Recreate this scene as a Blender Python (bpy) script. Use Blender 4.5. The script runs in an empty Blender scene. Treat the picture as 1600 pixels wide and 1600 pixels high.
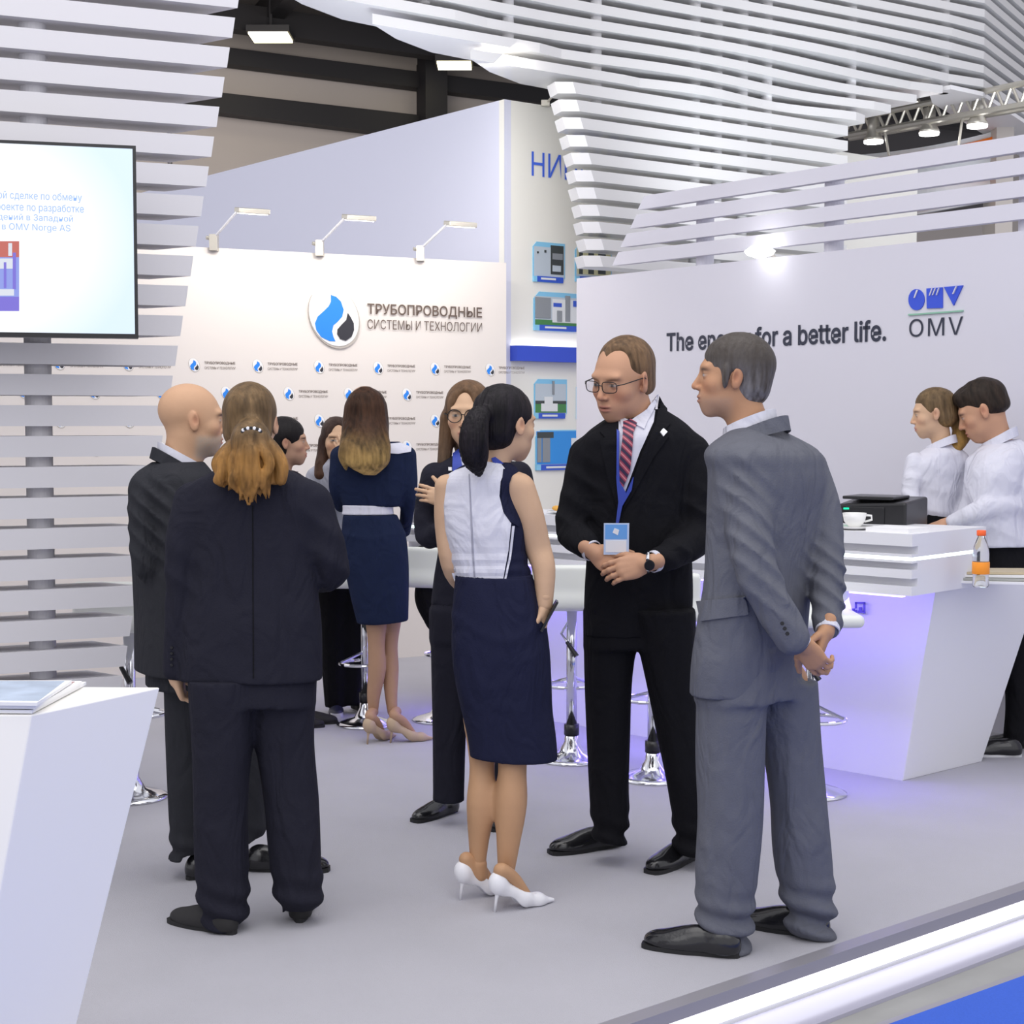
import bpy, math, random
import numpy as np
from mathutils import Vector, Matrix, geometry
random.seed(7)
S = bpy.context.scene
COL = S.collection
# ------------------------------------------------------------------ camera
F = 2500.0; CZ = 1.6; TILT = math.atan(145/2500.0)
cd = bpy.data.cameras.new('camera'); cam = bpy.data.objects.new('camera', cd); COL.objects.link(cam)
cd.sensor_width = 36; cd.sensor_height = 36; cd.sensor_fit = 'HORIZONTAL'; cd.lens = 36*F/1600
cam.location = (0, 0, CZ); cam.rotation_euler = (math.pi/2-TILT, 0, 0)
cd.clip_start = .05; cd.clip_end = 300
S.camera = cam
# ------------------------------------------------------------------ world, light, exposure
w = bpy.data.worlds.new('hall_ambience'); S.world = w; w.use_nodes = True
bg = w.node_tree.nodes['Background']; bg.inputs[0].default_value = (.94, .94, 1, 1); bg.inputs[1].default_value = 1.0
S.view_settings.view_transform = 'Standard'; S.view_settings.look = 'None'
S.view_settings.gamma = 1; S.view_settings.use_curve_mapping = False
S.view_settings.exposure = 0.0
S.cycles.max_bounces = 8; S.cycles.diffuse_bounces = 4
S.cycles.use_denoising = True
S.cycles.caustics_reflective = False; S.cycles.caustics_refractive = False
def area(loc, size, power, color=(1,1,1), target=None, sy=None, spread=None):
    l = bpy.data.lights.new('area', 'AREA'); l.energy = power; l.color = color
    l.size = size
    if sy: l.shape = 'RECTANGLE'; l.size_y = sy
    if spread: l.spread = spread
    o = bpy.data.objects.new('lamp_and_fill_light', l); COL.objects.link(o); o.location = loc
    if target is not None:
        o.rotation_euler = (Vector(target)-Vector(loc)).to_track_quat('-Z', 'Y').to_euler()
    return o
area((-.5, 4.5, 6.5), 5, 150, (1, .97, .95), (-.2, 6.5, 0))
area((2.0, 5.0, 5.5), 3.5, 15, (.97, .97, 1), (2.2, 7.0, 1))
area((-5.5, 9.5, 5.5), 2.5, 55, (.98, .97, 1), (-1.8, 13.6, 2.6))  # added fill that brightens the tall left wall
area((-3, 19, 6.8), 4, 480, (1, .93, .84), (-2, 27, 4))  # added fill that brightens the hall back wall
area((-2.0, 1.0, 4.5), 3, 40, (1, .98, .97), (.3, 6, 1))
area((1.5, 0.5, 4.5), 3, 35, (.98, .98, 1), (.5, 6, 1))

def RZ(x, y):
    u = (x-800)/F; v = -(y-800)/F
    return Vector((u, math.cos(TILT)+v*math.sin(TILT), -math.sin(TILT)+v*math.cos(TILT)))
def W(x, y, D):
    "photo ray (x,y) met at world depth D"
    r = RZ(x, y); r = r*(D/r.y); return Vector((r.x, r.y, r.z+CZ))
def G(x, y, z=0.0):
    r = RZ(x, y); k = (z-CZ)/r.z; return Vector((r.x*k, r.y*k, z))
def XD(x, D): return (x-800)/F*D
def PL(x, y, P0, d):
    "photo ray met on the vertical plane through P0 (x,y) with direction d"
    r = RZ(x, y); n = (-d[1], d[0]); k = (n[0]*P0[0]+n[1]*P0[1])/(n[0]*r.x+n[1]*r.y)
    return Vector((r.x*k, r.y*k, r.z*k+CZ))
# ------------------------------------------------------------------ materials
def mat(name, col, rough=.6, metal=0, emit=None, es=1, spec=.5, trans=0, bump=None, attr=False, var=0, vs=6, coat=0, sheen=0, alpha=1, wr=0):
    m = bpy.data.materials.new(name); m.use_nodes = True; nt = m.node_tree; b = nt.nodes['Principled BSDF']
    b.inputs['Base Color'].default_value = (*col, 1); b.inputs['Roughness'].default_value = rough
    b.inputs['Metallic'].default_value = metal; b.inputs['Specular IOR Level'].default_value = spec
    b.inputs['Transmission Weight'].default_value = trans
    if coat: b.inputs['Coat Weight'].default_value = coat
    if sheen: b.inputs['Sheen Weight'].default_value = sheen; b.inputs['Sheen Roughness'].default_value = .5
    if emit: b.inputs['Emission Color'].default_value = (*emit, 1); b.inputs['Emission Strength'].default_value = es
    if alpha < 1: b.inputs['Alpha'].default_value = alpha
    src = None
    if attr:
        a = nt.nodes.new('ShaderNodeAttribute'); a.attribute_name = 'Col'; src = a.outputs['Color']
        nt.links.new(src, b.inputs['Base Color'])
    tc = nt.nodes.new('ShaderNodeTexCoord')
    if var:
        n = nt.nodes.new('ShaderNodeTexNoise'); n.inputs['Scale'].default_value = vs; n.inputs['Detail'].default_value = 5
        nt.links.new(tc.outputs['Object'], n.inputs['Vector'])
        mr = nt.nodes.new('ShaderNodeMapRange'); mr.inputs['To Min'].default_value = 1-var; mr.inputs['To Max'].default_value = 1+var
        nt.links.new(n.outputs['Fac'], mr.inputs['Value'])
        mx = nt.nodes.new('ShaderNodeVectorMath'); mx.operation = 'SCALE'
        if src: nt.links.new(src, mx.inputs[0])
        else: mx.inputs[0].default_value = col
        nt.links.new(mr.outputs[0], mx.inputs['Scale']); nt.links.new(mx.outputs[0], b.inputs['Base Color'])
    if bump:
        sc, st, stretch = bump
        n = nt.nodes.new('ShaderNodeTexNoise'); n.inputs['Scale'].default_value = sc; n.inputs['Detail'].default_value = 3
        mp = nt.nodes.new('ShaderNodeMapping'); mp.inputs['Scale'].default_value = stretch
        nt.links.new(tc.outputs['Object'], mp.inputs[0]); nt.links.new(mp.outputs[0], n.inputs['Vector'])
        bp = nt.nodes.new('ShaderNodeBump'); bp.inputs['Strength'].default_value = st; bp.inputs['Distance'].default_value = .004
        nt.links.new(n.outputs['Fac'], bp.inputs['Height']); nt.links.new(bp.outputs[0], b.inputs['Normal'])
        if wr:      # soft cloth wrinkles
            n2 = nt.nodes.new('ShaderNodeTexNoise'); n2.inputs['Scale'].default_value = 9; n2.inputs['Detail'].default_value = 2.5; n2.inputs['Distortion'].default_value = 1.2
            m2 = nt.nodes.new('ShaderNodeMapping'); m2.inputs['Scale'].default_value = (1, 1, .45); m2.inputs['Rotation'].default_value = (.3, .5, 0)
            nt.links.new(tc.outputs['Object'], m2.inputs[0]); nt.links.new(m2.outputs[0], n2.inputs['Vector'])
            b2 = nt.nodes.new('ShaderNodeBump'); b2.inputs['Strength'].default_value = wr; b2.inputs['Distance'].default_value = .05
            nt.links.new(n2.outputs['Fac'], b2.inputs['Height']); nt.links.new(bp.outputs[0], b2.inputs['Normal']); nt.links.new(b2.outputs[0], b.inputs['Normal'])
    return m
I3 = (1, 1, 1)
M = dict(
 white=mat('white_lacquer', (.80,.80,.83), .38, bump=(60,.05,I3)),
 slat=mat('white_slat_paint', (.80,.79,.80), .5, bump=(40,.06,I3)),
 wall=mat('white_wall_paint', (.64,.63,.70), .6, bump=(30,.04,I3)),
 cream=mat('warm_white_print', (.80,.745,.70), .6, bump=(30,.03,I3)),
 lilac=mat('bluish_shade_panel', (.74,.75,.88), .6),  # white panel with its bluish shade put into the colour
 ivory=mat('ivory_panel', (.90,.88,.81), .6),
 carpet=mat('grey_carpet', (.45,.445,.485), .95, bump=(350,.5,I3), var=.06, vs=3, spec=.1),
 bluecarpet=mat('blue_carpet', (.06,.14,.62), .95, bump=(500,.5,I3), var=.12, vs=150, spec=.1),
 concrete=mat('grey_concrete', (.33,.33,.32), .7, var=.16, vs=5, bump=(30,.1,I3)),
 kerb=mat('grey_edge_trim', (.32,.31,.34), .4, metal=.2),
 led=mat('white_led', (1,1,1), .5, emit=(.93,.93,1), es=2.0),
 ledteal=mat('cool_led', (1,1,1), .5, emit=(.75,1,.96), es=3),
 ledviolet=mat('violet_led', (.4,.3,1), .5, emit=(.28,.22,1), es=5),
 dark=mat('dark_steel', (.012,.011,.014), .6),
 hallwall=mat('hall_cladding', (.42,.38,.365), .8, var=.08, vs=.6),
 hallgrey=mat('dark_grey_panel', (.075,.07,.075), .8, var=.1, vs=1),
 lamp=mat('warm_lamp', (1,1,1), .5, emit=(1,.9,.55), es=5),
 lampw=mat('white_lamp', (1,1,1), .5, emit=(1,1,1), es=6),
 black=mat('black_plastic', (.012,.012,.014), .3, bump=(200,.1,I3)),
 chrome=mat('chrome', (.75,.76,.8), .12, metal=1),
 alu=mat('aluminium', (.6,.57,.5), .35, metal=.7),
 screen=mat('lit_screen', (.1,.1,.1), .3, emit=(.83,.9,1), es=1.0),
 sblue=mat('screen_text_blue', (.1,.1,.1), .5, emit=(.25,.45,.93), es=.95),
 logoblue=mat('logo_blue', (.02,.25,.85), .5), logodark=mat('logo_dark', (.03,.03,.04), .5),
 brown=mat('bronze_letters', (.13,.09,.07), .5), rim=mat('logo_shadow_beige', (.50,.46,.42), .5), logowhite=mat('logo_white', (.9,.89,.88), .5),  # beige rim stands for the shadow round the raised logo disc
 lblue=mat('corporate_blue', (.03,.08,.62), .5), lettblue=mat('letter_blue', (.06,.15,.78), .5),
 lgreen=mat('logo_green', (.25,.48,.36), .5), navytxt=mat('dark_navy_letters', (.02,.025,.05), .5),
 orange=mat('orange_stripe', (.95,.22,.02), .5), 
 paper=mat('white_paper', (.85,.85,.86), .6), porcelain=mat('white_porcelain', (.86,.86,.84), .15),
)
# ------------------------------------------------------------------ mesh helpers
ORG = {}
def link(name, me, parent=None, loc=(0,0,0)):
    o = bpy.data.objects.new(name, me); COL.objects.link(o)
    if parent is not None: o.parent = parent
    o.location = loc
    return o
def obj(name, V, Fc, m, parent=None, label=None, cat=None, group=None, kind=None, smooth=False, org=None, col=None, midx=None, data_only=False):
    V = np.asarray([tuple(v) for v in V], dtype=float) if not isinstance(V, np.ndarray) else V.astype(float)
    if parent is not None: o0 = np.array(ORG[parent.name])
    elif org is not None: o0 = np.array(tuple(org), dtype=float)
    else:
        lo = V.min(0); hi = V.max(0); o0 = np.array([(lo[0]+hi[0])/2, (lo[1]+hi[1])/2, lo[2]])
    me = bpy.data.meshes.new(name)
    if isinstance(Fc, np.ndarray):
        n, k = Fc.shape
        me.vertices.add(len(V)); me.vertices.foreach_set('co', (V-o0).ravel())
        me.loops.add(n*k); me.loops.foreach_set('vertex_index', Fc.ravel().astype(np.int32))
        me.polygons.add(n); me.polygons.foreach_set('loop_start', np.arange(0, n*k, k, dtype=np.int32)); me.polygons.foreach_set('loop_total', np.full(n, k, dtype=np.int32))
        me.update(calc_edges=True)
    else:
        me.from_pydata([tuple(v) for v in (V-o0)], [], Fc)
    for x in (m if isinstance(m, (list, tuple)) else [m]): me.materials.append(x)
    if midx is not None: me.polygons.foreach_set('material_index', np.asarray(midx, dtype=np.int32))
    if smooth: me.polygons.foreach_set('use_smooth', np.ones(len(me.polygons), dtype=bool))
    if col is not None:
        a = me.color_attributes.new('Col', 'FLOAT_COLOR', 'POINT')
        a.data.foreach_set('color', np.concatenate([col, np.ones((len(col), 1))], 1).astype(np.float32).ravel())
    o = bpy.data.objects.new(name, me); COL.objects.link(o)
    if parent is not None: o.parent = parent; o.location = (0,0,0)
    else: o.location = tuple(o0)
    ORG[o.name] = tuple(o0)
    tag(o, label, cat, group, kind)
    return o
def tag(o, label=None, cat=None, group=None, kind=None):
    if label: o['label'] = label
    if cat: o['category'] = cat
    if group: o['group'] = group
    if kind: o['kind'] = kind
def empty(name, loc, label, cat, group=None, kind=None):
    o = bpy.data.objects.new(name, None); COL.objects.link(o); o.location = tuple(loc); ORG[o.name] = tuple(loc)
    o.empty_display_size = .1; tag(o, label, cat, group, kind); return o
class MB:
    def __init__(s): s.V = []; s.F = []; s.m = []
    def add(s, V, Fc, mi=0):
        n = len(s.V); s.V += [tuple(v) for v in V]; s.F += [tuple(i+n for i in f) for f in Fc]; s.m += [mi]*len(Fc); return s
    def hexa(s, a, b, mi=0):
        "a, b: rings of equal count (bottom, top)"
        n = len(a); V = list(a)+list(b)
        Fc = [tuple(range(n))[::-1], tuple(range(n, 2*n))]+[(i, (i+1) % n, n+(i+1) % n, n+i) for i in range(n)]
        return s.add(V, Fc, mi)
    def ext(s, poly, z0, z1, mi=0):
        return s.hexa([(p[0], p[1], z0) for p in poly], [(p[0], p[1], z1) for p in poly], mi)
    def box(s, c, h, R=None, mi=0):
        c = Vector(c); R = R or Matrix.Identity(3)
        q = lambda x, y, z: c+R @ Vector((x*h[0], y*h[1], z*h[2]))
        return s.hexa([q(-1,-1,-1), q(1,-1,-1), q(1,1,-1), q(-1,1,-1)], [q(-1,-1,1), q(1,-1,1), q(1,1,1), q(-1,1,1)], mi)
    def tube(s, pts, r, n=8, mi=0, closed=False):
        pts = [Vector(p) for p in pts]; rs = r if isinstance(r, (list, tuple)) else [r]*len(pts); base = len(s.V)
        ref = None; N = len(pts)
        for i, p in enumerate(pts):
            if closed: t = (pts[(i+1) % N]-pts[i-1])
            else: t = pts[min(i+1, N-1)]-pts[max(i-1, 0)]
            t.normalize()
            if ref is None: ref = t.orthogonal().normalized()
            u = (ref-t*ref.dot(t)).normalized(); ref = u; v = t.cross(u)
            for k in range(n):
                a = 2*math.pi*k/n; s.V.append(tuple(p+(u*math.cos(a)+v*math.sin(a))*rs[i]))
        for i in range(N if closed else N-1):
            for k in range(n):
                a = base+i*n+k; b = base+i*n+(k+1) % n; j = (i+1) % N
                s.F.append((a, b, base+j*n+(k+1) % n, base+j*n+k)); s.m.append(mi)
        if not closed:
            s.F.append(tuple(base+k for k in range(n))[::-1]); s.m.append(mi)
            s.F.append(tuple(base+(N-1)*n+k for k in range(n))); s.m.append(mi)
        return s
    def lathe(s, c, prof, n=24, axis=(0,0,1), mi=0):
        c = Vector(c); ax = Vector(axis).normalized(); u = ax.orthogonal().normalized(); v = ax.cross(u); base = len(s.V); N = len(prof)
        for r, z in prof:
            for k in range(n):
                a = 2*math.pi*k/n; s.V.append(tuple(c+ax*z+(u*math.cos(a)+v*math.sin(a))*max(r, 1e-4)))
        for i in range(N-1):
            for k in range(n):
                s.F.append((base+i*n+k, base+i*n+(k+1) % n, base+(i+1)*n+(k+1) % n, base+(i+1)*n+k)); s.m.append(mi)
        s.F.append(tuple(base+k for k in range(n))[::-1]); s.m.append(mi)
        s.F.append(tuple(base+(N-1)*n+k for k in range(n))); s.m.append(mi)
        return s
    def build(s, name, m, parent=None, **kw):
        return obj(name, s.V, s.F, m, parent, midx=s.m, **kw)
def bevel(o, wd=.004, seg=2):
    b = o.modifiers.new('bevel', 'BEVEL'); b.width = wd; b.segments = seg; b.limit_method = 'ANGLE'; return o
def tri2d(poly, step=None):
    "triangulate polygon with optional interior points"
    vs = [Vector((p[0], p[1])) for p in poly]; n = len(vs); eds = [(i, (i+1) % n) for i in range(n)]
    if step:
        v2 = []
        for i in range(n):
            a, b = vs[i], vs[(i+1) % n]; k = max(1, int((b-a).length/step))
            v2 += [a.lerp(b, j/k) for j in range(k)]
        vs = v2; n = len(vs); eds = [(i, (i+1) % n) for i in range(n)]
        P = np.array([tuple(v) for v in vs]); lo, hi = P.min(0), P.max(0); Q = np.roll(P, -1, 0)
        for yy in np.arange(lo[1]+step/2, hi[1], step):
            c = (P[:, 1] > yy) != (Q[:, 1] > yy)
            if not c.any(): continue
            xs = np.sort(P[c, 0]+(yy-P[c, 1])*(Q[c, 0]-P[c, 0])/(Q[c, 1]-P[c, 1]))
            for a, b in zip(xs[::2], xs[1::2]):
                for xx in np.arange(a+step*.6, b-step*.5, step): vs.append(Vector((xx, yy)))
    r = geometry.delaunay_2d_cdt(vs, eds, [], 1, 1e-6)
    return [tuple(v) for v in r[0]], [tuple(f) for f in r[2]]
def flat(poly, fn, nrm, th=.004):
    "polygon list mapped by fn(u,v)->3D, made a thin slab; returns V,F"
    v2, fs = tri2d(poly); n = len(v2); nrm = Vector(nrm)
    A = [Vector(fn(*v)) for v in v2]; V = [a+nrm*th for a in A]+[a for a in A]
    Fc = list(fs)+[tuple(i+n for i in f)[::-1] for f in fs]
    cnt = {}
    for f in fs:
        for i in range(len(f)):
            e = (f[i], f[(i+1) % len(f)]); cnt[e] = 1
    for (a, b) in list(cnt):
        if (b, a) not in cnt: Fc.append((b, a, a+n, b+n))
    return V, Fc
def slabpoly(name, polys, fn, nrm, mats, parent, th=.004, **kw):
    mb = MB()
    for i, (p, mi) in enumerate(polys):
        V, Fc = flat(p, fn, nrm, th*(1+.25*i)); mb.add(V, Fc, mi)
    return mb.build(name, mats, parent, **kw)
_tx = {}
import os
def _font(n):
    try: return bpy.data.fonts.load(os.path.join(bpy.utils.resource_path('LOCAL'), 'datafiles', 'fonts', n))
    except Exception: return None
FONT = _font('Inter.woff2')
def textmesh(s, bold=0.0, spacing=1.0):
    key = (s, bold, spacing)
    if key not in _tx:
        c = bpy.data.curves.new('lettering', 'FONT'); c.body = s
        if FONT: c.font = FONT
        c.resolution_u = 3; c.offset = bold; c.space_character = spacing
        o = bpy.data.objects.new('lettering_tmp', c); COL.objects.link(o)
        dg = bpy.context.evaluated_depsgraph_get(); me = bpy.data.meshes.new_from_object(o.evaluated_get(dg))
        V = np.array([tuple(v.co) for v in me.vertices]); Fc = [tuple(p.vertices) for p in me.polygons]
        bpy.data.objects.remove(o); bpy.data.curves.remove(c); bpy.data.meshes.remove(me)
        _tx[key] = (V, Fc)
    return _tx[key]
def text(name, s, m, parent, fn, nrm, x0, x1, y0, y1, bold=0.0, th=.004, spacing=1.0, **kw):
    "text stretched to the rectangle (x0..x1, y0 bottom..y1 top) of fn(u,v)"
    V, Fc = textmesh(s, bold, spacing); lo = V.min(0); hi = V.max(0); nrm = Vector(nrm)
    U = (V[:, 0]-lo[0])/(hi[0]-lo[0])*(x1-x0)+x0; T = (V[:, 1]-lo[1])/(hi[1]-lo[1])*(y1-y0)+y0
    A = [Vector(fn(a, b))+nrm*th for a, b in zip(U, T)]
    return obj(name, A, Fc, m, parent, **kw)
# ================================================================== SETTING
def unit(d): l = math.hypot(*d); return (d[0]/l, d[1]/l)
DR = unit((1.28, 1)); DL = unit((-.78, 1))          # the two directions of the stand grid
# floor of the stand (raised platform) and hall floor
PA = G(380, 1640, -.0); 
# platform edge runs through these floor points, direction DR
e0 = G(700, 1600+70, 0); 
E1 = G(1200, 1512, 0); E2 = G(1600, 1378, 0)
ed = (E2-E1).normalized()
A0 = E1-ed*4.2; A1 = E2+ed*14
nx = Vector((-ed.y, ed.x, 0))      # away from the camera
fl = MB().ext([A0, A1, A1+nx*22, A0+nx*22-ed*8], -.03, 0)
fl.build('floor', M['carpet'], kind='structure')
H = .115
mb = MB(); mb.ext([A0-nx*.055, A1-nx*.055, A1, A0], -.035, .002); mb.build('trim_1', M['kerb'], kind='structure')
mb = MB(); mb.ext([A0-nx*.045, A1-nx*.045, A1-nx*.02, A0-nx*.02], -.088, -.036); mb.build('light_strip', M['led'], label='long white glowing strip under the edge of the grey carpeted platform', cat='light strip')
mb = MB(); mb.ext([A0-nx*.03, A1-nx*.03, A1, A0], -H, -.088); mb.build('trim_2', M['white'], kind='structure')
mb = MB(); mb.ext([A0-nx*.20, A1-nx*.20, A1-nx*.045, A0-nx*.045], -H, -H+.012); mb.build('trim_4', mat('gloss_plinth', (.42,.41,.50), .12), kind='structure')
base = MB().ext([A0-nx*8-ed*8, A1-nx*8+ed*8, A1+nx*30+ed*8, A0+nx*30-ed*8], -H-.05, -H); base.build('floor', M['concrete'], kind='structure')
q1 = G(1060, 1600, -H); q2 = G(1600, 1528, -H)
bd = (G(1600, 1528, -H)-G(1400, 1600, -H)).normalized(); bn = Vector((bd.y, -bd.x, 0))
B0 = G(1400, 1600, -H)
MB().ext([B0-bd*4, B0+bd*14, B0+bd*14+bn*2.2, B0-bd*4+bn*2.2], -H, -H+.008).build('carpet_runner', M['bluecarpet'], label='bright blue carpet runner in the aisle beyond the lit platform edge', cat='carpet')
mb = MB().ext([B0-bd*4, B0+bd*14, B0+bd*14-bn*.03, B0-bd*4-bn*.03], -H, -H+.004); mb.build('trim_3', M['kerb'], kind='structure')

# ---- logo wall
LD = unit((1.9, 1)); L0 = (XD(545, 10.5), 10.5); LN = Vector((LD[1], -LD[0], 0))     # normal towards the camera
def lw(s, z): return Vector((L0[0]+LD[0]*s, L0[1]+LD[1]*s, z))
def on(line, x, y):
    P0, d = line; p = PL(x, y, P0, d); return (p.x-P0[0])*d[0]+(p.y-P0[1])*d[1], p.z
LL = (L0, LD)
sR, _ = on(LL, 791, 500); sL = -6.0; zt = on(LL, 545, 398)[1]
def wallbox(name, P0, d, s0, s1, z0, z1, th, m, **kw):
    n = Vector((-d[1], d[0], 0)); n = n if n.y > 0 else -n
    a = Vector((P0[0]+d[0]*s0, P0[1]+d[1]*s0, 0)); b = Vector((P0[0]+d[0]*s1, P0[1]+d[1]*s1, 0))
    return MB().ext([a, b, b+n*th, a+n*th], z0, z1).build(name, m, **kw)
WB = wallbox('wall_back', L0, LD, sL, sR, 0, zt, .08, M['cream'], kind='structure')
fLW = lambda s, z: lw(s, z)
# seams
bh = 4.706
def q(px, py): return on(LL, 460+px/bh, 380+py/bh)
blue = [q(*p) for p in [(262,382),(300,395),(335,430),(355,490),(345,540),(310,580),(280,605),(270,650),(280,690),(295,722),(250,720),(190,690),(155,640),(145,590),(165,540),(210,500),(245,465),(262,430)]]
drop = [q(*p) for p in [(385,515),(405,545),(428,590),(430,640),(412,688),(370,718),(330,705),(308,670),(310,635),(340,600),(375,565)]]
def egg(cx, cy, rx, ry, tilt, n=40):
    r = []
    for i in range(n):
        a = 2*math.pi*i/n; x = rx*math.cos(a); y = ry*math.sin(a)
        r.append((cx+x*math.cos(tilt)-y*math.sin(tilt), cy+x*math.sin(tilt)+y*math.cos(tilt)))
    return r
ringo = [q(*p) for p in egg(288, 545, 178, 240, -.42)]; ringi = [q(*p) for p in egg(284, 536, 172, 231, -.42)]
LG = slabpoly('logo', [(ringo, 0), (ringi, 1), (blue, 2), (drop, 3)], fLW, LN, [M['rim'], M['logowhite'], M['logoblue'], M['logodark']], WB, th=.012, label='large round logo with blue and black drops')
a0, zz0 = on(LL, 573, 494); a1, zz1 = on(LL, 752, 497); zt1 = on(LL, 573, 474)[1]
text('lettering', 'ТРУБОПРОВОДНЫЕ', M['brown'], WB, fLW, LN, a0, a1, zz0, zt1, bold=.012, th=.012)
b0 = on(LL, 573, 514)[1]; b1 = on(LL, 573, 499)[1]
text('lettering', 'СИСТЕМЫ И ТЕХНОЛОГИИ', M['brown'], WB, fLW, LN, a0, a1, b0, b1, th=.012)
# small repeated logos: one shared mesh
def small_logo():
    mb = MB(); cs = .046
    c = lambda p: [((x-288)/240*cs, -(y-545)/240*cs) for x, y in p]
    fn = lambda u, v: Vector((LD[0]*u, LD[1]*u, v))
    for k, (pl, mi) in enumerate([(egg(288,545,178,240,-.42,24), 0), (egg(285,537,166,226,-.42,24), 1),
        ([(262,382),(335,430),(355,490),(345,540),(280,605),(270,650),(295,722),(190,690),(145,590),(165,540),(245,465)], 2),
        ([(385,515),(428,590),(430,640),(412,688),(370,718),(308,670),(310,635),(375,565)], 3)]):
        V, Fc = flat(c(pl), fn, LN, .002+.0006*k); mb.add(V, Fc, mi)
    for s_, z0, z1, b in (('ТРУБОПРОВОДНЫЕ', .004, .024, .01), ('СИСТЕМЫ И ТЕХНОЛОГИИ', -.024, -.008, 0)):
        V, Fc = textmesh(s_, b); lo = V.min(0); hi = V.max(0)
        U = (V[:,0]-lo[0])/(hi[0]-lo[0])*.2+.065; T = (V[:,1]-lo[1])/(hi[1]-lo[1])*(z1-z0)+z0
        mb.add([fn(a, b_)+LN*.003 for a, b_ in zip(U, T)], Fc, 4)
    return mb
zr0 = on(LL, 591, 575)[1]; s00 = on(LL, 591, 575)[0]; pit = on(LL, 680, 578)[0]-s00; first = None
for r in range(8):
    for c in range(-13, 3):
        s = s00+c*pit+(pit/2 if r % 2 else 0)
        if s < sL+.1 or s > sR-.12: continue
        if r > 4 and c > -3: continue
        if first is None:
            mb = small_logo(); mb.V = [tuple(Vector(v)+lw(s, zr0-.174*r)) for v in mb.V]
            first = mb.build('small_logo', [M['rim'], M['logowhite'], M['logoblue'], M['logodark'], M['brown']], WB)
            fs, fr = s, r; o = first
        else:
            o = first.copy(); COL.objects.link(o); o.parent = WB
            d = lw(s, -.174*r)-lw(fs, -.174*fr); o.location = d
# arm spotlights on the logo wall
def arm_light(px, py, i):
    s, _ = on(LL, px, py); P = lw(s, zt); tn = Vector((LD[0], LD[1], 0))
    t = empty('arm_spotlight', P, ['silver arm spotlight on top of the logo wall, leftmost, half behind the white slats', 'silver arm spotlight on top of the logo wall, middle of the three', 'silver arm spotlight on top of the logo wall, nearest the tall corner'][i], 'spotlight', 'arm spotlights on the logo wall')
    k = P+LN*.02
    MB().box(k+Vector((0,0,.03)), (.025,.03,.05)).build('clamp', M['alu'], t)
    MB().tube([k+Vector((0,0,.05)), k+tn*-.05+Vector((0,0,.06))], .012).build('knob', M['alu'], t)
    e = k+LN*.30+tn*.06+Vector((0,0,.2))
    MB().tube([k+Vector((0,0,.06)), e], .008).build('arm', M['white'], t)
    hd = MB(); R = Matrix((tn, -LN, Vector((0,0,1)))).transposed()
    R = R @ Matrix.Rotation(.15, 3, 'X')
    hd.box(e+tn*.09+Vector((0,0,0)), (.1,.05,.016), R); hd = hd.build('lamp_head', M['alu'], t); bevel(hd, .006)
    MB().box(e+tn*.09+Vector((0,0,-.018)), (.085,.04,.002), R).build('diffuser', M['lampw'], hd)
arm_light(333, 389, 0); arm_light(498, 396, 1); arm_light(655, 404, 2)
for sx in (330, 500, 655):
    s, _ = on(LL, sx, 400); p = lw(s, zt+.28)+LN*.75
    area(p, .25, 4.2, (1,.93,.84), lw(s, 1.9), sy=.1)

# ---- tall block; left side has bluish light put into its colour, right side ivory
CN = (XD(788, 11.4), 11.4); zc = W(788, 155, 11.4).z
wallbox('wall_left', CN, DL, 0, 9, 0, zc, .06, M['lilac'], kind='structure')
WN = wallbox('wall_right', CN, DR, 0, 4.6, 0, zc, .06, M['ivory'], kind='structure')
NL = (CN, DR); NN = Vector((DR[1], -DR[0], 0))
fN = lambda s, z: Vector((CN[0]+DR[0]*s, CN[1]+DR[1]*s, z))
def nq(x, y): return on(NL, x, y)
sa, za = nq(830, 275); sb, _ = nq(988, 275); zb = nq(830, 236)[1]
text('lettering', 'НИПИГАЗ', M['lettblue'], WN, fN, NN, sa, sb, za, zb, th=.006)
def rectN(x0, y0, x1, y1, cut=0):
    s0, z1 = nq(x0, y0); s1, _ = nq(x1, y0); z0 = nq(x0, y1)[1]; c = cut*(s1-s0)
    return [(s0, z0), (s1-c, z0), (s1, z0+c), (s1, z1), (s0+c, z1), (s0, z1-c)]
pm = dict(sky=mat('print_pale', (.55,.62,.68), .5), grey=mat('print_grey', (.28,.3,.32), .5), dk=mat('print_dark', (.05,.06,.06), .5), green=mat('print_green', (.06,.25,.07), .5),
          az=mat('print_azure', (.03,.3,.8), .5), cy=mat('print_cyan_edge', (.25,.6,.85), .5), lab=mat('print_label_blue', (.03,.1,.6), .5), wh=mat('print_white', (.8,.82,.82), .5), yel=mat('print_yellow', (.62,.6,.35), .5))
PM = [pm[k] for k in ('sky','grey','dk','green','az','cy','lab','wh','yel')]
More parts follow.
